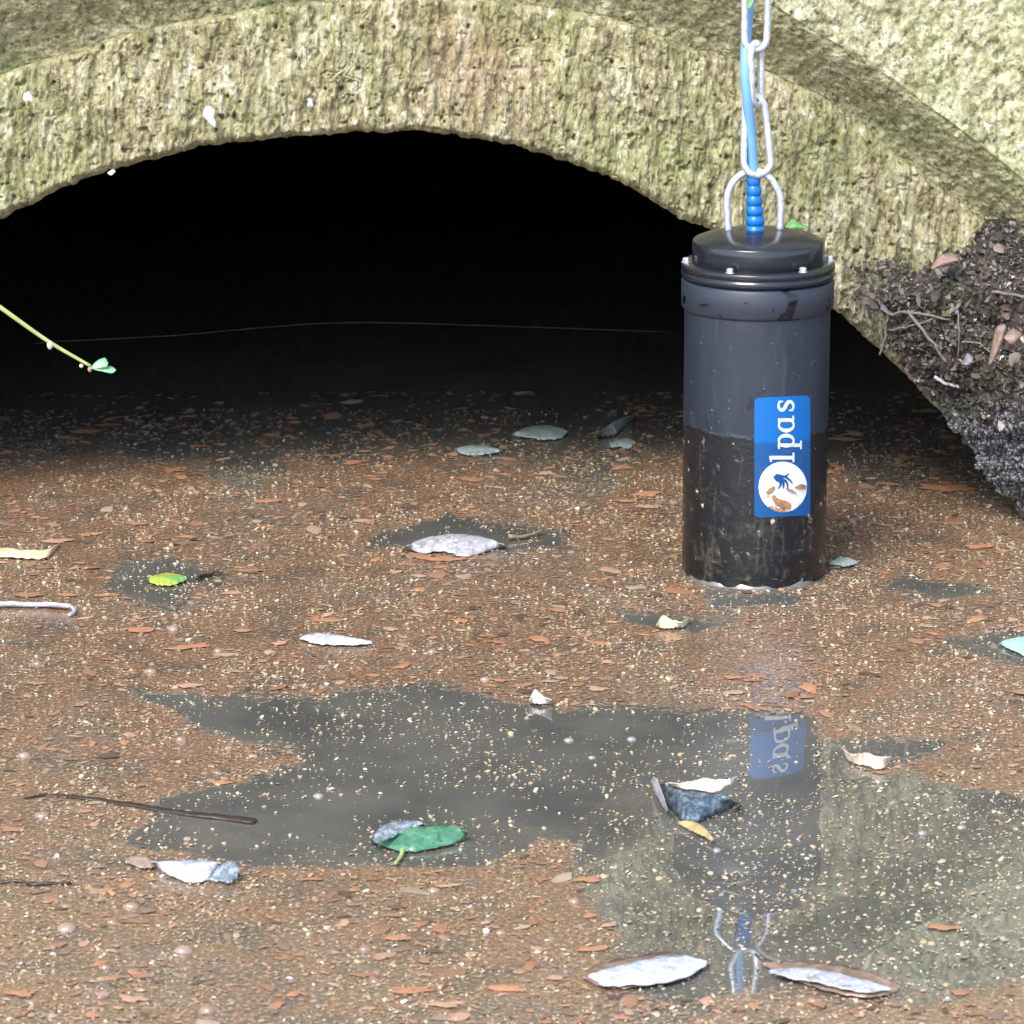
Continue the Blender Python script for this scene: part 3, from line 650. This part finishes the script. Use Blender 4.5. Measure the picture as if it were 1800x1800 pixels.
# ------------------------------------------------------------------ leaves
def leaf(name, up, lo, mats, label, cat='leaf', zu=.004, zl=.0015, camber=.002, plane=None, group=None, stem=None, stem_mat=None, nu=40, nv=9, wave=.0006, fold=0.0, seed=1, parts=None):
    U = spline([(*p, 0) for p in up], nu)[:, :2]; L = spline([(*p, 0) for p in lo], nu)[:, :2]
    jag = fbm(np.arange(nu) * .55, seed, 0, 3, seed) * float(np.clip(.05 * np.max(np.abs(L[:, 1] - U[:, 1])), .15, 1.1))
    if plane is None: A, B = on_z(U[:, 0], U[:, 1] + jag * .5, zu), on_z(L[:, 0], L[:, 1] + jag, zl)
    else: A, B = on_y(U[:, 0], U[:, 1] + jag, plane), on_y(L[:, 0], L[:, 1] - jag, plane - .006)
    t = np.linspace(0, 1, nv)[:, None, None]; P = A[None] * (1 - t) + B[None] * t
    s_ = np.linspace(0, 1, nu); prof = np.sin(math.pi * np.clip(s_, 0, 1)) ** .7
    bump_ = camber * np.sin(math.pi * t[..., 0]) * prof[None] + wave * fbm(P[..., 0] * 180, P[..., 1] * 180 + P[..., 2] * 180, seed, 3, seed) * prof[None]
    bump_ += fold * -np.exp(-((t[..., 0] - .5) / .16) ** 2) * prof[None]
    if plane is None: P[..., 2] += bump_
    else: P[..., 1] -= bump_
    o = mesh(name, P, gridF(nv, nu), mats)
    o.modifiers.new('thickness', 'SOLIDIFY').thickness = .0004
    tag(o, label, cat, group)
    if stem:
        zs = [.004, .0025, .0025, .0025]
        Q = spline([on_z(np.array(float(x)), np.array(float(y)), zs[min(i, 3)]) if plane is None else on_y(np.array(float(x)), np.array(float(y)), plane - .003) for i, (x, y) in enumerate(stem)], 14)
        V, F = tube(Q, np.linspace(.0014, .0009, 14), 7); mm_ = MB(); mm_.add(V, F); mm_.build('stem', stem_mat or mats, o)
    return o
L_silver = leaf_mat('silver_leaf_and_painted_glare', (.40, .40, .43), (.20, .19, .19), .35, (.48, .68), 110, .5, (.55, .55, .60))  # silver underside; also the painted glare streak on a brown leaf
L_white = leaf_mat('white_leaf_and_painted_glare', (.50, .52, .60), (.26, .27, .32), .22, (.46, .7), 130, .5, (.62, .64, .70))  # white base colour; on the lower wet leaves it paints sky glare
L_yg = leaf_mat('yellowing_green_leaf', (.40, .42, .06), (.13, .36, .12), .35, (.47, .56), 45)
L_straw = leaf_mat('straw_leaf', (.72, .56, .34), (.60, .40, .20), .5)
L_cream = leaf_mat('cream_leaf', (.76, .66, .40), (.62, .55, .28), .5)
L_mint = leaf_mat('pale_green_leaf', (.36, .62, .48), (.28, .52, .40), .35)
L_green = leaf_mat('wet_green_leaf', (.05, .17, .09), (.11, .29, .17), .25, (.42, .62), 90, .6, (.035, .10, .06))
L_greyfilm = leaf_mat('grey_silted_leaf', (.14, .17, .19), (.36, .41, .46), .3, (.45, .58), 200, .6, (.06, .09, .08))
L_blue = leaf_mat('blue_grey_wet_leaf', (.035, .05, .065), (.15, .20, .26), .2, (.46, .60), 200, .8, (.05, .08, .06))
L_brown = leaf_mat('wet_brown_leaf', (.20, .125, .085), (.34, .25, .19), .25, (.45, .6), 60, .7)
L_dim = leaf_mat('dull_grey_green_leaf', (.30, .36, .34), (.22, .27, .25), .4)
L_dead = leaf_mat('dead_bank_leaf', (.30, .21, .17), (.20, .13, .10), .7)
L_dry = leaf_mat('dry_curled_edge', (.70, .60, .48), (.48, .36, .26), .5)
g = 'fallen leaves floating on the water'
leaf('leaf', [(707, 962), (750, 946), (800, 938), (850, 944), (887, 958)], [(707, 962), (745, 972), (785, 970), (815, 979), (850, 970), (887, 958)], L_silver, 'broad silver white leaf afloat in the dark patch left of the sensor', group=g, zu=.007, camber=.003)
leaf('leaf', [(258, 1018), (275, 1011), (300, 1007), (328, 1014)], [(258, 1018), (270, 1027), (300, 1029), (328, 1020)], L_yg, 'small yellow and green leaf floating by itself at the left', group=g, wave=.00015)
leaf('leaf', [(-60, 968), (0, 964), (50, 968), (84, 966), (105, 954)], [(-60, 976), (0, 980), (45, 981), (80, 981), (103, 956)], L_straw, 'straw coloured curled leaf at the left edge above the white twig', group=g, zu=.004)
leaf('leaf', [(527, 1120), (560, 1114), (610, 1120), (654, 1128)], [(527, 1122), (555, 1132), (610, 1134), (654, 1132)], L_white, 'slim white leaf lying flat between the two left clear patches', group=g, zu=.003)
leaf('leaf', [(1153, 1098), (1165, 1083), (1180, 1090), (1196, 1094), (1211, 1084)], [(1153, 1100), (1170, 1105), (1190, 1103), (1205, 1098), (1211, 1085)], L_cream, 'tiny cream leaf with turned up tips just below the sensor', group=g, zu=.006)
leaf('leaf', [(1757, 1130), (1775, 1123), (1810, 1119), (1860, 1122), (1900, 1130)], [(1757, 1131), (1780, 1144), (1810, 1153), (1860, 1155), (1900, 1132)], L_mint, 'pale mint green leaf cut by the right edge', group=g)
leaf('leaf', [(1480, 1313), (1500, 1326), (1522, 1322), (1545, 1330), (1568, 1330)], [(1480, 1314), (1495, 1338), (1520, 1346), (1550, 1352), (1568, 1332)], L_dry, 'cream curled dry leaf floating right of the label reflection', group=g, zu=.008, camber=-.002)
b9 = leaf('leaf', [(1165, 1375), (1180, 1384), (1220, 1388), (1265, 1396), (1302, 1412)], [(1152, 1380), (1172, 1412), (1195, 1438), (1220, 1444), (1262, 1430), (1302, 1412)], L_blue, 'dark blue grey wet leaf with a white dry flap and yellow stalk', group=g, zu=.012, camber=.004)
def leafpart(parent, name, up, lo, mat, zu, zl, seed=3):
    o = leaf(name, up, lo, mat, None, None, zu, zl, .001, seed=seed); 
    for k_ in ('label', 'category', 'group'):
        if k_ in o.keys(): del o[k_]
    o.parent = parent; return o
leafpart(b9, 'dry_flap', [(1172, 1376), (1205, 1376), (1240, 1368), (1270, 1372), (1297, 1364)], [(1172, 1378), (1210, 1388), (1250, 1392), (1276, 1384), (1297, 1366)], L_dry, .016, .013)
leafpart(b9, 'stalk', [(1192, 1443), (1220, 1446), (1240, 1458), (1256, 1476)], [(1190, 1446), (1210, 1458), (1235, 1470), (1252, 1479)], leaf_mat('yellow_stalk', (.48, .38, .16), (.34, .26, .12), .35), .004, .002)
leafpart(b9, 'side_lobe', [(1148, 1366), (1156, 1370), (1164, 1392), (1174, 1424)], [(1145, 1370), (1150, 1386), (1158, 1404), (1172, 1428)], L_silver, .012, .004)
b10 = leaf('leaf', [(650, 1474), (672, 1454), (700, 1444), (740, 1450), (790, 1450), (823, 1462)], [(650, 1475), (675, 1488), (705, 1497), (750, 1494), (800, 1482), (823, 1468)], L_green, 'bright green leaf with a grey silted end in the big clear patch', group=g, zu=.008, camber=.003, stem=[(708, 1494), (704, 1506), (695, 1518)], stem_mat=M_greenstem)
leafpart(b10, 'silt_film', [(652, 1472), (672, 1453), (702, 1442), (735, 1445), (750, 1449)], [(652, 1474), (664, 1482), (690, 1472), (715, 1460), (748, 1450)], L_greyfilm, .0105, .0075)
b11 = leaf('leaf', [(266, 1514), (300, 1514), (350, 1512), (388, 1517)], [(266, 1515), (300, 1540), (338, 1550), (365, 1546), (388, 1519)], L_white, 'wet leaf painted white for sky glare, with a crumpled end below the long dark stick', group=g, zu=.006)  # its white base colour stands in for reflected sky
leafpart(b11, 'crumpled_end', [(386, 1522), (402, 1515), (415, 1518), (422, 1533)], [(364, 1548), (388, 1550), (408, 1551), (421, 1537)], L_greyfilm, .008, .002)
leafpart(b11, 'brown_tip', [(215, 1512), (232, 1505), (250, 1506), (270, 1514)], [(215, 1513), (228, 1519), (255, 1526), (272, 1524)], L_brown, .004, .002)
b12 = leaf('leaf', [(1022, 1716), (1050, 1697), (1110, 1682), (1190, 1674), (1245, 1690)], [(1022, 1718), (1064, 1735), (1120, 1735), (1200, 1722), (1245, 1694)], L_brown, 'large wet brown leaf with painted white glare at the bottom, left of the chain reflection', group=g, zu=.003, camber=.001)
leafpart(b12, 'painted_glare', [(1034, 1714), (1080, 1700), (1140, 1686), (1200, 1680), (1243, 1690)], [(1034, 1718), (1065, 1733), (1120, 1732), (1190, 1724), (1243, 1697)], L_white, .0046, .003)  # sky glare on the brown leaf, painted as a white sheet
b13 = leaf('leaf', [(1338, 1692), (1390, 1690), (1450, 1694), (1520, 1706), (1585, 1735)], [(1338, 1694), (1380, 1716), (1440, 1738), (1510, 1754), (1560, 1748), (1585, 1737)], L_brown, 'wet brown leaf with a painted streak of white glare at the bottom, right of the chain reflection', group=g, zu=.003, camber=.001, stem=[(1372, 1692), (1345, 1680), (1328, 1662)], stem_mat=M_wood)
leafpart(b13, 'painted_glare_streak', [(1352, 1706), (1400, 1702), (1460, 1708), (1520, 1722), (1568, 1738)], [(1352, 1710), (1400, 1722), (1450, 1730), (1505, 1744), (1568, 1741)], L_silver, .005, .0042)  # pale strip painting the sky's glare along this leaf
leaf('leaf', [(900, 762), (925, 752), (950, 747), (980, 750), (998, 758)], [(900, 764), (930, 770), (955, 773), (985, 770), (998, 760)], L_dim, 'dull grey green leaf far under the arch, widest of those there', group=g)
leaf('leaf', [(800, 788), (830, 783), (860, 785), (882, 792)], [(800, 790), (815, 799), (850, 799), (882, 794)], L_dim, 'flat grey green leaf under the arch, nearest the camera of those there', group=g)
leaf('leaf', [(1045, 762), (1070, 748), (1085, 738), (1112, 730)], [(1045, 766), (1078, 764), (1095, 750), (1112, 733)], L_dim, 'narrow curled grey leaf under the arch close to the sensor', group=g, zu=.01)
leaf('leaf', [(1068, 784), (1085, 774), (1105, 771), (1118, 778)], [(1068, 787), (1090, 786), (1105, 788), (1118, 780)], L_dim, 'small grey leaf scrap just below the narrow curled leaf', group=g)
leaf('leaf', [(1458, 988), (1480, 980), (1510, 987)], [(1458, 992), (1485, 996), (1510, 990)], L_dim, 'small blue grey leaf floating against the right foot of the sensor', group=g)
leaf('petal', [(930, 1230), (940, 1214), (952, 1222), (970, 1230)], [(930, 1232), (945, 1238), (960, 1237), (970, 1232)], leaf_mat('pinkish_white_petal', (.86, .78, .80), (.75, .64, .66), .4), 'small pinkish white petal beyond the big clear patch', 'petal', zu=.007)
leaf('leaf', [(1637, 470), (1650, 452), (1668, 445), (1684, 450), (1688, 468)], [(1637, 474), (1655, 468), (1668, 466), (1680, 460), (1688, 470)], L_dead, 'large curled dead leaf on top of the bank below the stone', plane=FY - .03, camber=.008, group='dead leaves on the bank')
leaf('leaf', [(1738, 640), (1745, 600), (1752, 575), (1765, 570)], [(1740, 642), (1756, 615), (1766, 590), (1768, 572)], L_dead, 'upright narrow dead leaf on the right of the bank', plane=FY - .11, camber=.006, group='dead leaves on the bank')
leaf('leaf', [(1765, 592), (1780, 578), (1795, 585)], [(1765, 595), (1780, 606), (1795, 590)], L_dead, 'rounded brown dead leaf beside the upright one on the bank', plane=FY - .12, camber=.006, group='dead leaves on the bank')
leaf('leaf', [(1692, 640), (1700, 622), (1710, 628)], [(1694, 642), (1706, 640), (1710, 632)], leaf_mat('grey_dead_leaf', (.28, .28, .30), (.2, .2, .22), .6), 'small grey dead leaf right of the long twig tip on the bank', plane=FY - .09, camber=.004, group='dead leaves on the bank')
leaf('leaf', [(1380, 400), (1392, 386), (1402, 390), (1420, 400)], [(1380, 402), (1395, 404), (1410, 403), (1420, 401)], M_greenleaf, 'bright green leaf growing from the stone behind the sensor lid', 'leaf', plane=FY - .02, camber=.004)
leaf('leaf', [(1313, 14), (1317, -10), (1322, -30)], [(1318, 16), (1325, 0), (1328, -28)], M_greenleaf, 'small dark green leaf caught in the top chain link', 'leaf', plane=AY - .006, camber=.002)
# twigs and sticks on the water
wz = lambda z: (lambda a, b: on_z(np.array(float(a)), np.array(float(b)), z))
st_ = twig([(40, 1406), (90, 1399), (200, 1412), (330, 1432), (450, 1446)], .0011, .0046, M_darkwood, 'long dark sodden stick half sunk at the left end of the big clear patch', None, wz(.0), 'stick', 40, 'stick', .0010)
for v__ in st_.data.vertices: v__.co.z = v__.co.z * .30 + .0008
s1 = twig([(-60, 1066), (0, 1063), (60, 1062), (125, 1066)], .0022, .0018, M_paletwig, 'bleached white twig with a bent tip at the left edge', None, wz(.003), 'twig', 24)
twig([(-40, 1553), (30, 1549), (60, 1556), (125, 1553)], .0012, .0010, M_darkwood, 'thin dark twig lying in the scum near the bottom left', None, wz(.001), 'twig', 24)
P = spline([wz(.003)(125, 1066), wz(.003)(131, 1074), wz(.002)(121, 1082)], 8); V, F = tube(P, .0014, 7); m = MB(); m.add(V, F); m.build('bent_tip', M_paletwig, s1)
twig([(345, 1018), (370, 1008), (392, 1007)], .0013, .0008, M_darkwood, 'short dark twig just right of the yellow and green leaf', None, wz(.002), 'twig', 12)
twig([(895, 945), (930, 940), (955, 934)], .0018, .0008, leaf_mat('tan_stalk', (.25, .17, .10), (.18, .12, .08), .5), 'tan stalk beside the broad silver leaf', None, wz(.003), 'stalk', 12, 'stalk')
# overhanging shoot at the left
SY_ = 2.6; pl = lambda a, b: on_y(np.array(float(a)), np.array(float(b)), SY_)
shoot = empty('shoot', tuple(pl(0, 540)), 'thin green shoot with a leaf bud poking in from the left before the dark arch', 'shoot')
P = spline([pl(-300, 330), pl(-120, 455), pl(0, 540), (pl(85, 600)), pl(160, 644)], 40); V, F = tube(P, np.linspace(.0021, .0011, 40), 8); m = MB(); m.add(V, F); m.build('stem', M_greenstem, shoot)
def blob(name, c, r, mat, parent, ax=(1, 1, 1)):
    prof = [(r * math.sin(a), -r * math.cos(a)) for a in np.linspace(.02, math.pi - .02, 9)]; V, F = lathe(prof, 0, 0, 12)
    V = V * np.array(ax) * (1 + fbm(V[:, 0] * 300, V[:, 1] * 300, V[:, 2] * 300, 2, 8)[:, None] * .15) + c; return mesh(name, V, F, mat, parent)
blob('bud', pl(88, 606), .0021, plain('pale_bud', (.5, .46, .42), .6), shoot, (1, 1, 1.5))
blob('bud', pl(143, 643), .0014, plain('pale_bud', (.5, .46, .42), .6), shoot)
blob('bud', pl(158, 649), .0015, plain('brown_bud', (.35, .2, .15), .6), shoot, (1, 1, 1.3))
for up, lo in (([(160, 646), (172, 634), (184, 630), (190, 638)], [(160, 647), (175, 648), (186, 646), (190, 641)]), ([(160, 645), (180, 644), (195, 645), (204, 650)], [(160, 648), (178, 653), (195, 656), (204, 652)])):
    o = leaf('leaf', up, lo, leaf_mat('shoot_leaf', (.20, .52, .22), (.36, .62, .40), .4), None, None, plane=SY_ - .002, camber=.002, nu=18, nv=5); o.data.transform(__import__('mathutils').Matrix.Translation(-Vector(shoot.location))); o.parent = shoot
    for k_ in ('label', 'category'): 
        if k_ in o.keys(): del o[k_]
# spider thread
P = spline([on_y(np.array(float(x)), np.array(float(y)), FY + .05) for x, y in ((60, 604), (110, 600), (300, 590), (580, 568), (840, 572), (1180, 584))], 50); V, F = tube(P, .00003, 4); m = MB(); m.add(V, F)
tag(m.build('spider_thread', M_silk), 'faint spider thread strung across the dark arch opening', 'thread')
# white flakes stuck on the arch stone
for (x, y, a, b, lb) in ((369, 207, 13, 17, 'triangular white flake stuck on the arch stone left of the crown'), (545, 180, 6, 8, 'small bright white fleck on the arch stone below its crown'), (49, 171, 9, 9, 'pale flake on the arch stone at the far left'), (195, 303, 8, 6, 'pale flake hanging on the lower left lip of the arch')):
    c = on_y(np.array(float(x)), np.array(float(y)), FY - .010)
    V, F = flake(c, b * mm, a * mm * .8, 0.3, np.array([.1, -1, .15]), None, 0, .1, 11, .5); m = MB(); m.add(V, F, (.42, .43, .45)); tag(m.build('flake', M_speck), lb, 'flake', 'white flakes on the arch stone')

# ------------------------------------------------------------------ pebbles breaking the surface
peb = [(265, 1181, 22), (66, 1167, 17), (305, 1106, 18), (384, 1144, 15), (318, 1301, 20), (43, 1329, 18), (76, 1434, 24), (117, 1594, 24), (118, 1632, 36), (230, 1594, 24), (198, 1620, 18), (322, 1672, 28), (366, 1776, 36), (642, 1669, 24), (762, 1566, 18), (760, 1146, 14), (186, 1700, 22), (853, 1195, 14), (150, 1165, 12), (1000, 1302, 14), (1110, 1300, 12), (1040, 1332, 13), (1430, 1668, 13), (1260, 1495, 16), (330, 1428, 16), (1620, 1465, 16), (1690, 1455, 13), (1790, 1560, 16), (660, 1725, 20), (880, 1640, 18), (1010, 1585, 18), (560, 1400, 14)]
ptc = np.array([(.27, .165, .11), (.24, .14, .09), (.29, .20, .145)])
src_peb = None
for i, (x, y, hw) in enumerate(peb):
    c = on_z(np.array(float(x)), np.array(float(y)), 0); s_ = .62 * hw * c[1] * T / 900 / CP
    prof = [(s_ * math.cos(a), s_ * .62 * math.sin(a)) for a in np.linspace(-.3, math.pi / 2 - .02, 9)]
    V, F = lathe(prof, 0, 0, 20); nz = 1 + fbm(V[:, 0] * 130 + i * 7, V[:, 1] * 130, V[:, 2] * 130, 3, i)[:, None] * .22; V = V * nz; V[:, 1] *= .8
    grey = y > 1240 and y < 1520 and 340 < x or x > 1200
    tone = np.array((.24, .24, .215)) if grey else ptc[i % 3]
    o = mesh('pebble', V, F, M_pebble, col=np.broadcast_to(tone, (len(V), 3)).copy()); o.location = tuple(c - np.array([0, 0, s_ * .05]))
    if grey: tag(o, 'small grey wet pebble just breaking the surface of the clear water', 'pebble', 'grey pebbles in the clear water')
    else: tag(o, 'orange brown wet pebble with a bright glint on its tip, in the brown scum', 'pebble', 'glinting pebbles in the scum')

# ------------------------------------------------------------------ floating bits (uncountable)
def scatter(n, y0, y1, ymin_px=690):
    x = RNG.uniform(-.52, .52, n); y = RNG.uniform(y0, y1, n); P = np.stack([x, y, np.zeros(n)], -1); q = to_px(P)
    keep = (q[:, 0] > -80) & (q[:, 0] < 1900) & (q[:, 1] < 1860) & (q[:, 1] > ymin_px) & (np.hypot(x - AX, y - AY) > RB + .002)
    return P[keep], q[keep]
def multi(P, size, cols, n, hgt, asp, name, mat, irr=.3, z=.0006, tilt=.15):
    N = len(P); t = np.arange(n) / n * 2 * math.pi; th = RNG.uniform(0, math.pi, N)[:, None]; rr_ = size[:, None] * (1 + RNG.uniform(-irr, irr, (N, n)))
    x = rr_ * np.cos(t); y = rr_ * asp[:, None] * np.sin(t); X_ = x * np.cos(th) - y * np.sin(th); Y_ = x * np.sin(th) + y * np.cos(th)
    tx = RNG.normal(0, tilt, (N, 1)); ty = RNG.normal(0, tilt, (N, 1))
    Zr = z + np.maximum(X_ * tx + Y_ * ty, -z * .8); ring = np.stack([P[:, :1] + X_, P[:, 1:2] + Y_, Zr], -1)
    top = np.stack([P[:, 0] + size * .1, P[:, 1], z + size * hgt], -1)[:, None]
    V = np.concatenate([ring, top], 1).reshape(-1, 3); b = np.arange(N)[:, None] * (n + 1); i = np.arange(n)
    F = np.stack([b + i, b + (i + 1) % n, np.broadcast_to(b + n, (N, n))], -1).reshape(-1, 3)
    return mesh(name, V, F, mat, col=np.repeat(cols, n + 1, 0))
# pale specks everywhere, fewer in the smooth band and in the dark
P, q = scatter(100000, 1.85, 3.4)
f = film_at(q[:, 0], q[:, 1]); dens = .55 + .75 * fbm(P[:, 0] * 30, P[:, 1] * 16, 0, 4, 120, .65)
dens = np.where(f > 0, .46 + .30 * np.clip((q[:, 0] - 980) / 120, 0, 1) * np.clip((q[:, 1] - 1330) / 60, 0, 1) + .40 * fbm(P[:, 0] * 25, P[:, 1] * 14, 1, 3, 121), dens)
band = np.exp(-((q[:, 1] - np.interp(q[:, 0], [300, 450, 700, 950, 1150, 1300], [1450, 1440, 1415, 1412, 1420, 1400])) / 20) ** 2) * (q[:, 0] > 320) * (q[:, 0] < 1180)
dens = dens * (1 - .97 * band); dens *= 1 - .8 * ((np.abs(q[:, 0] - 1373) < 54) & (np.abs(q[:, 1] - 1300) < 105)); dens *= np.clip((q[:, 1] - 740) / 160, .1, 1)
kp = RNG.random(len(P)) < dens; P, f = P[kp], f[kp]
size = np.clip(RNG.lognormal(math.log(.00074), .42, len(P)), .0003, .0022)
g_ = RNG.random((len(P), 1)); cols = (1 - g_) * np.array([.44, .36, .22]) + g_ * np.array([.30, .20, .125]); cols = np.where(RNG.random((len(P), 1)) < .12, np.array([.52, .48, .40]), cols)
tag(multi(P, size, cols, 6, .5, RNG.uniform(.5, 1, len(P)), 'floating_specks', M_speck, tilt=.3), kind='stuff')
# orange-brown leaf fragments in the scum
P, q = scatter(17000, 1.85, 3.6, 690); f = film_at(q[:, 0], q[:, 1]); dens = (.42 + .55 * fbm(P[:, 0] * 18, P[:, 1] * 10, 4, 3, 130)) * (f < -6)
kp = RNG.random(len(P)) < dens; P = P[kp]
size = np.clip(RNG.lognormal(math.log(.0030), .5, len(P)), .001, .011)
pal2 = np.array([(.48, .23, .12), (.38, .20, .115), (.54, .32, .20), (.28, .19, .135), (.42, .32, .23), (.13, .09, .06)])
cols = pal2[RNG.choice(len(pal2), len(P), p=[.22, .22, .16, .16, .14, .10])] * RNG.uniform(.7, 1.15, (len(P), 1))
tag(multi(P, size, cols, 9, .12, RNG.uniform(.3, .75, len(P)), 'scum_fragments', M_flake, .42, .0006, .04), kind='stuff')
P, q = scatter(30000, 1.85, 3.5, 720); f = film_at(q[:, 0], q[:, 1]); dens = (.50 + .7 * fbm(P[:, 0] * 22, P[:, 1] * 12, 9, 4, 140, .6)) * (f < -4)
kp = RNG.random(len(P)) < dens; P = P[kp]; size = np.clip(RNG.lognormal(math.log(.0015), .4, len(P)), .0006, .004)
pal3 = np.array([(.42, .24, .15), (.34, .21, .135), (.46, .31, .22), (.24, .17, .12), (.37, .29, .21)])
cols = pal3[RNG.integers(len(pal3), size=len(P))] * RNG.uniform(.75, 1.1, (len(P), 1))
tag(multi(P, size, cols, 8, .35, RNG.uniform(.4, .9, len(P)), 'fine_leaf_mulch', M_flake, .25, .0004, .10), kind='stuff')
# larger fragments one can point at
big = [(150, 758, 30), (95, 950, 28), (770, 982, 42), (830, 842, 26), (470, 880, 24), (1480, 772, 34), (1660, 857, 50), (440, 1002, 24), (330, 1137, 36), (330, 1205, 26), (245, 1107, 26), (60, 1200, 24), (430, 1108, 18), (490, 1130, 20), (880, 1195, 16), (855, 1117, 18), (810, 1090, 18), (1050, 1210, 20), (1290, 1190, 20), (1320, 1195, 18), (725, 1740, 40), (780, 1765, 36), (1030, 1545, 30), (690, 1608, 22), (700, 1648, 24), (790, 1556, 22), (1040, 1668, 26), (545, 1545, 22), (180, 1565, 20), (230, 1755, 30), (40, 1745, 30), (255, 1715, 20), (1660, 1630, 30), (640, 1360, 0), (190, 1045, 26), (50, 1045, 24), (120, 1046, 24), (640, 915, 20), (240, 920, 20), (590, 800, 20), (1100, 880, 22), (1140, 890, 20), (1720, 960, 26), (1560, 850, 20), (640, 748, 22), (520, 742, 16), (330, 732, 18), (190, 747, 28)]
for i, (x, y, hw) in enumerate(big):
    if not hw: continue
    c = on_z(np.array(float(x)), np.array(float(y)), .0009); s_ = hw * c[1] * T / 900 / CP
    V, F = flake(np.zeros(3), s_ * .95, s_ * RNG.uniform(.35, .65), RNG.uniform(-.35, .35) + math.pi / 2, np.array([0, 0, 1.0]), None, 0, .05, 15, .40)
    V[:, 2] *= .5
    tone = pal2[[0, 2, 0, 1][i % 4]] * 1.05; m = MB(); m.add(V, F, tone); o = m.build('leaf_fragment', M_flake); o.location = tuple(c)
    tag(o, 'flat orange brown scrap of rotted leaf lying in the brown scum', 'leaf scrap', 'larger orange leaf scraps in the scum')
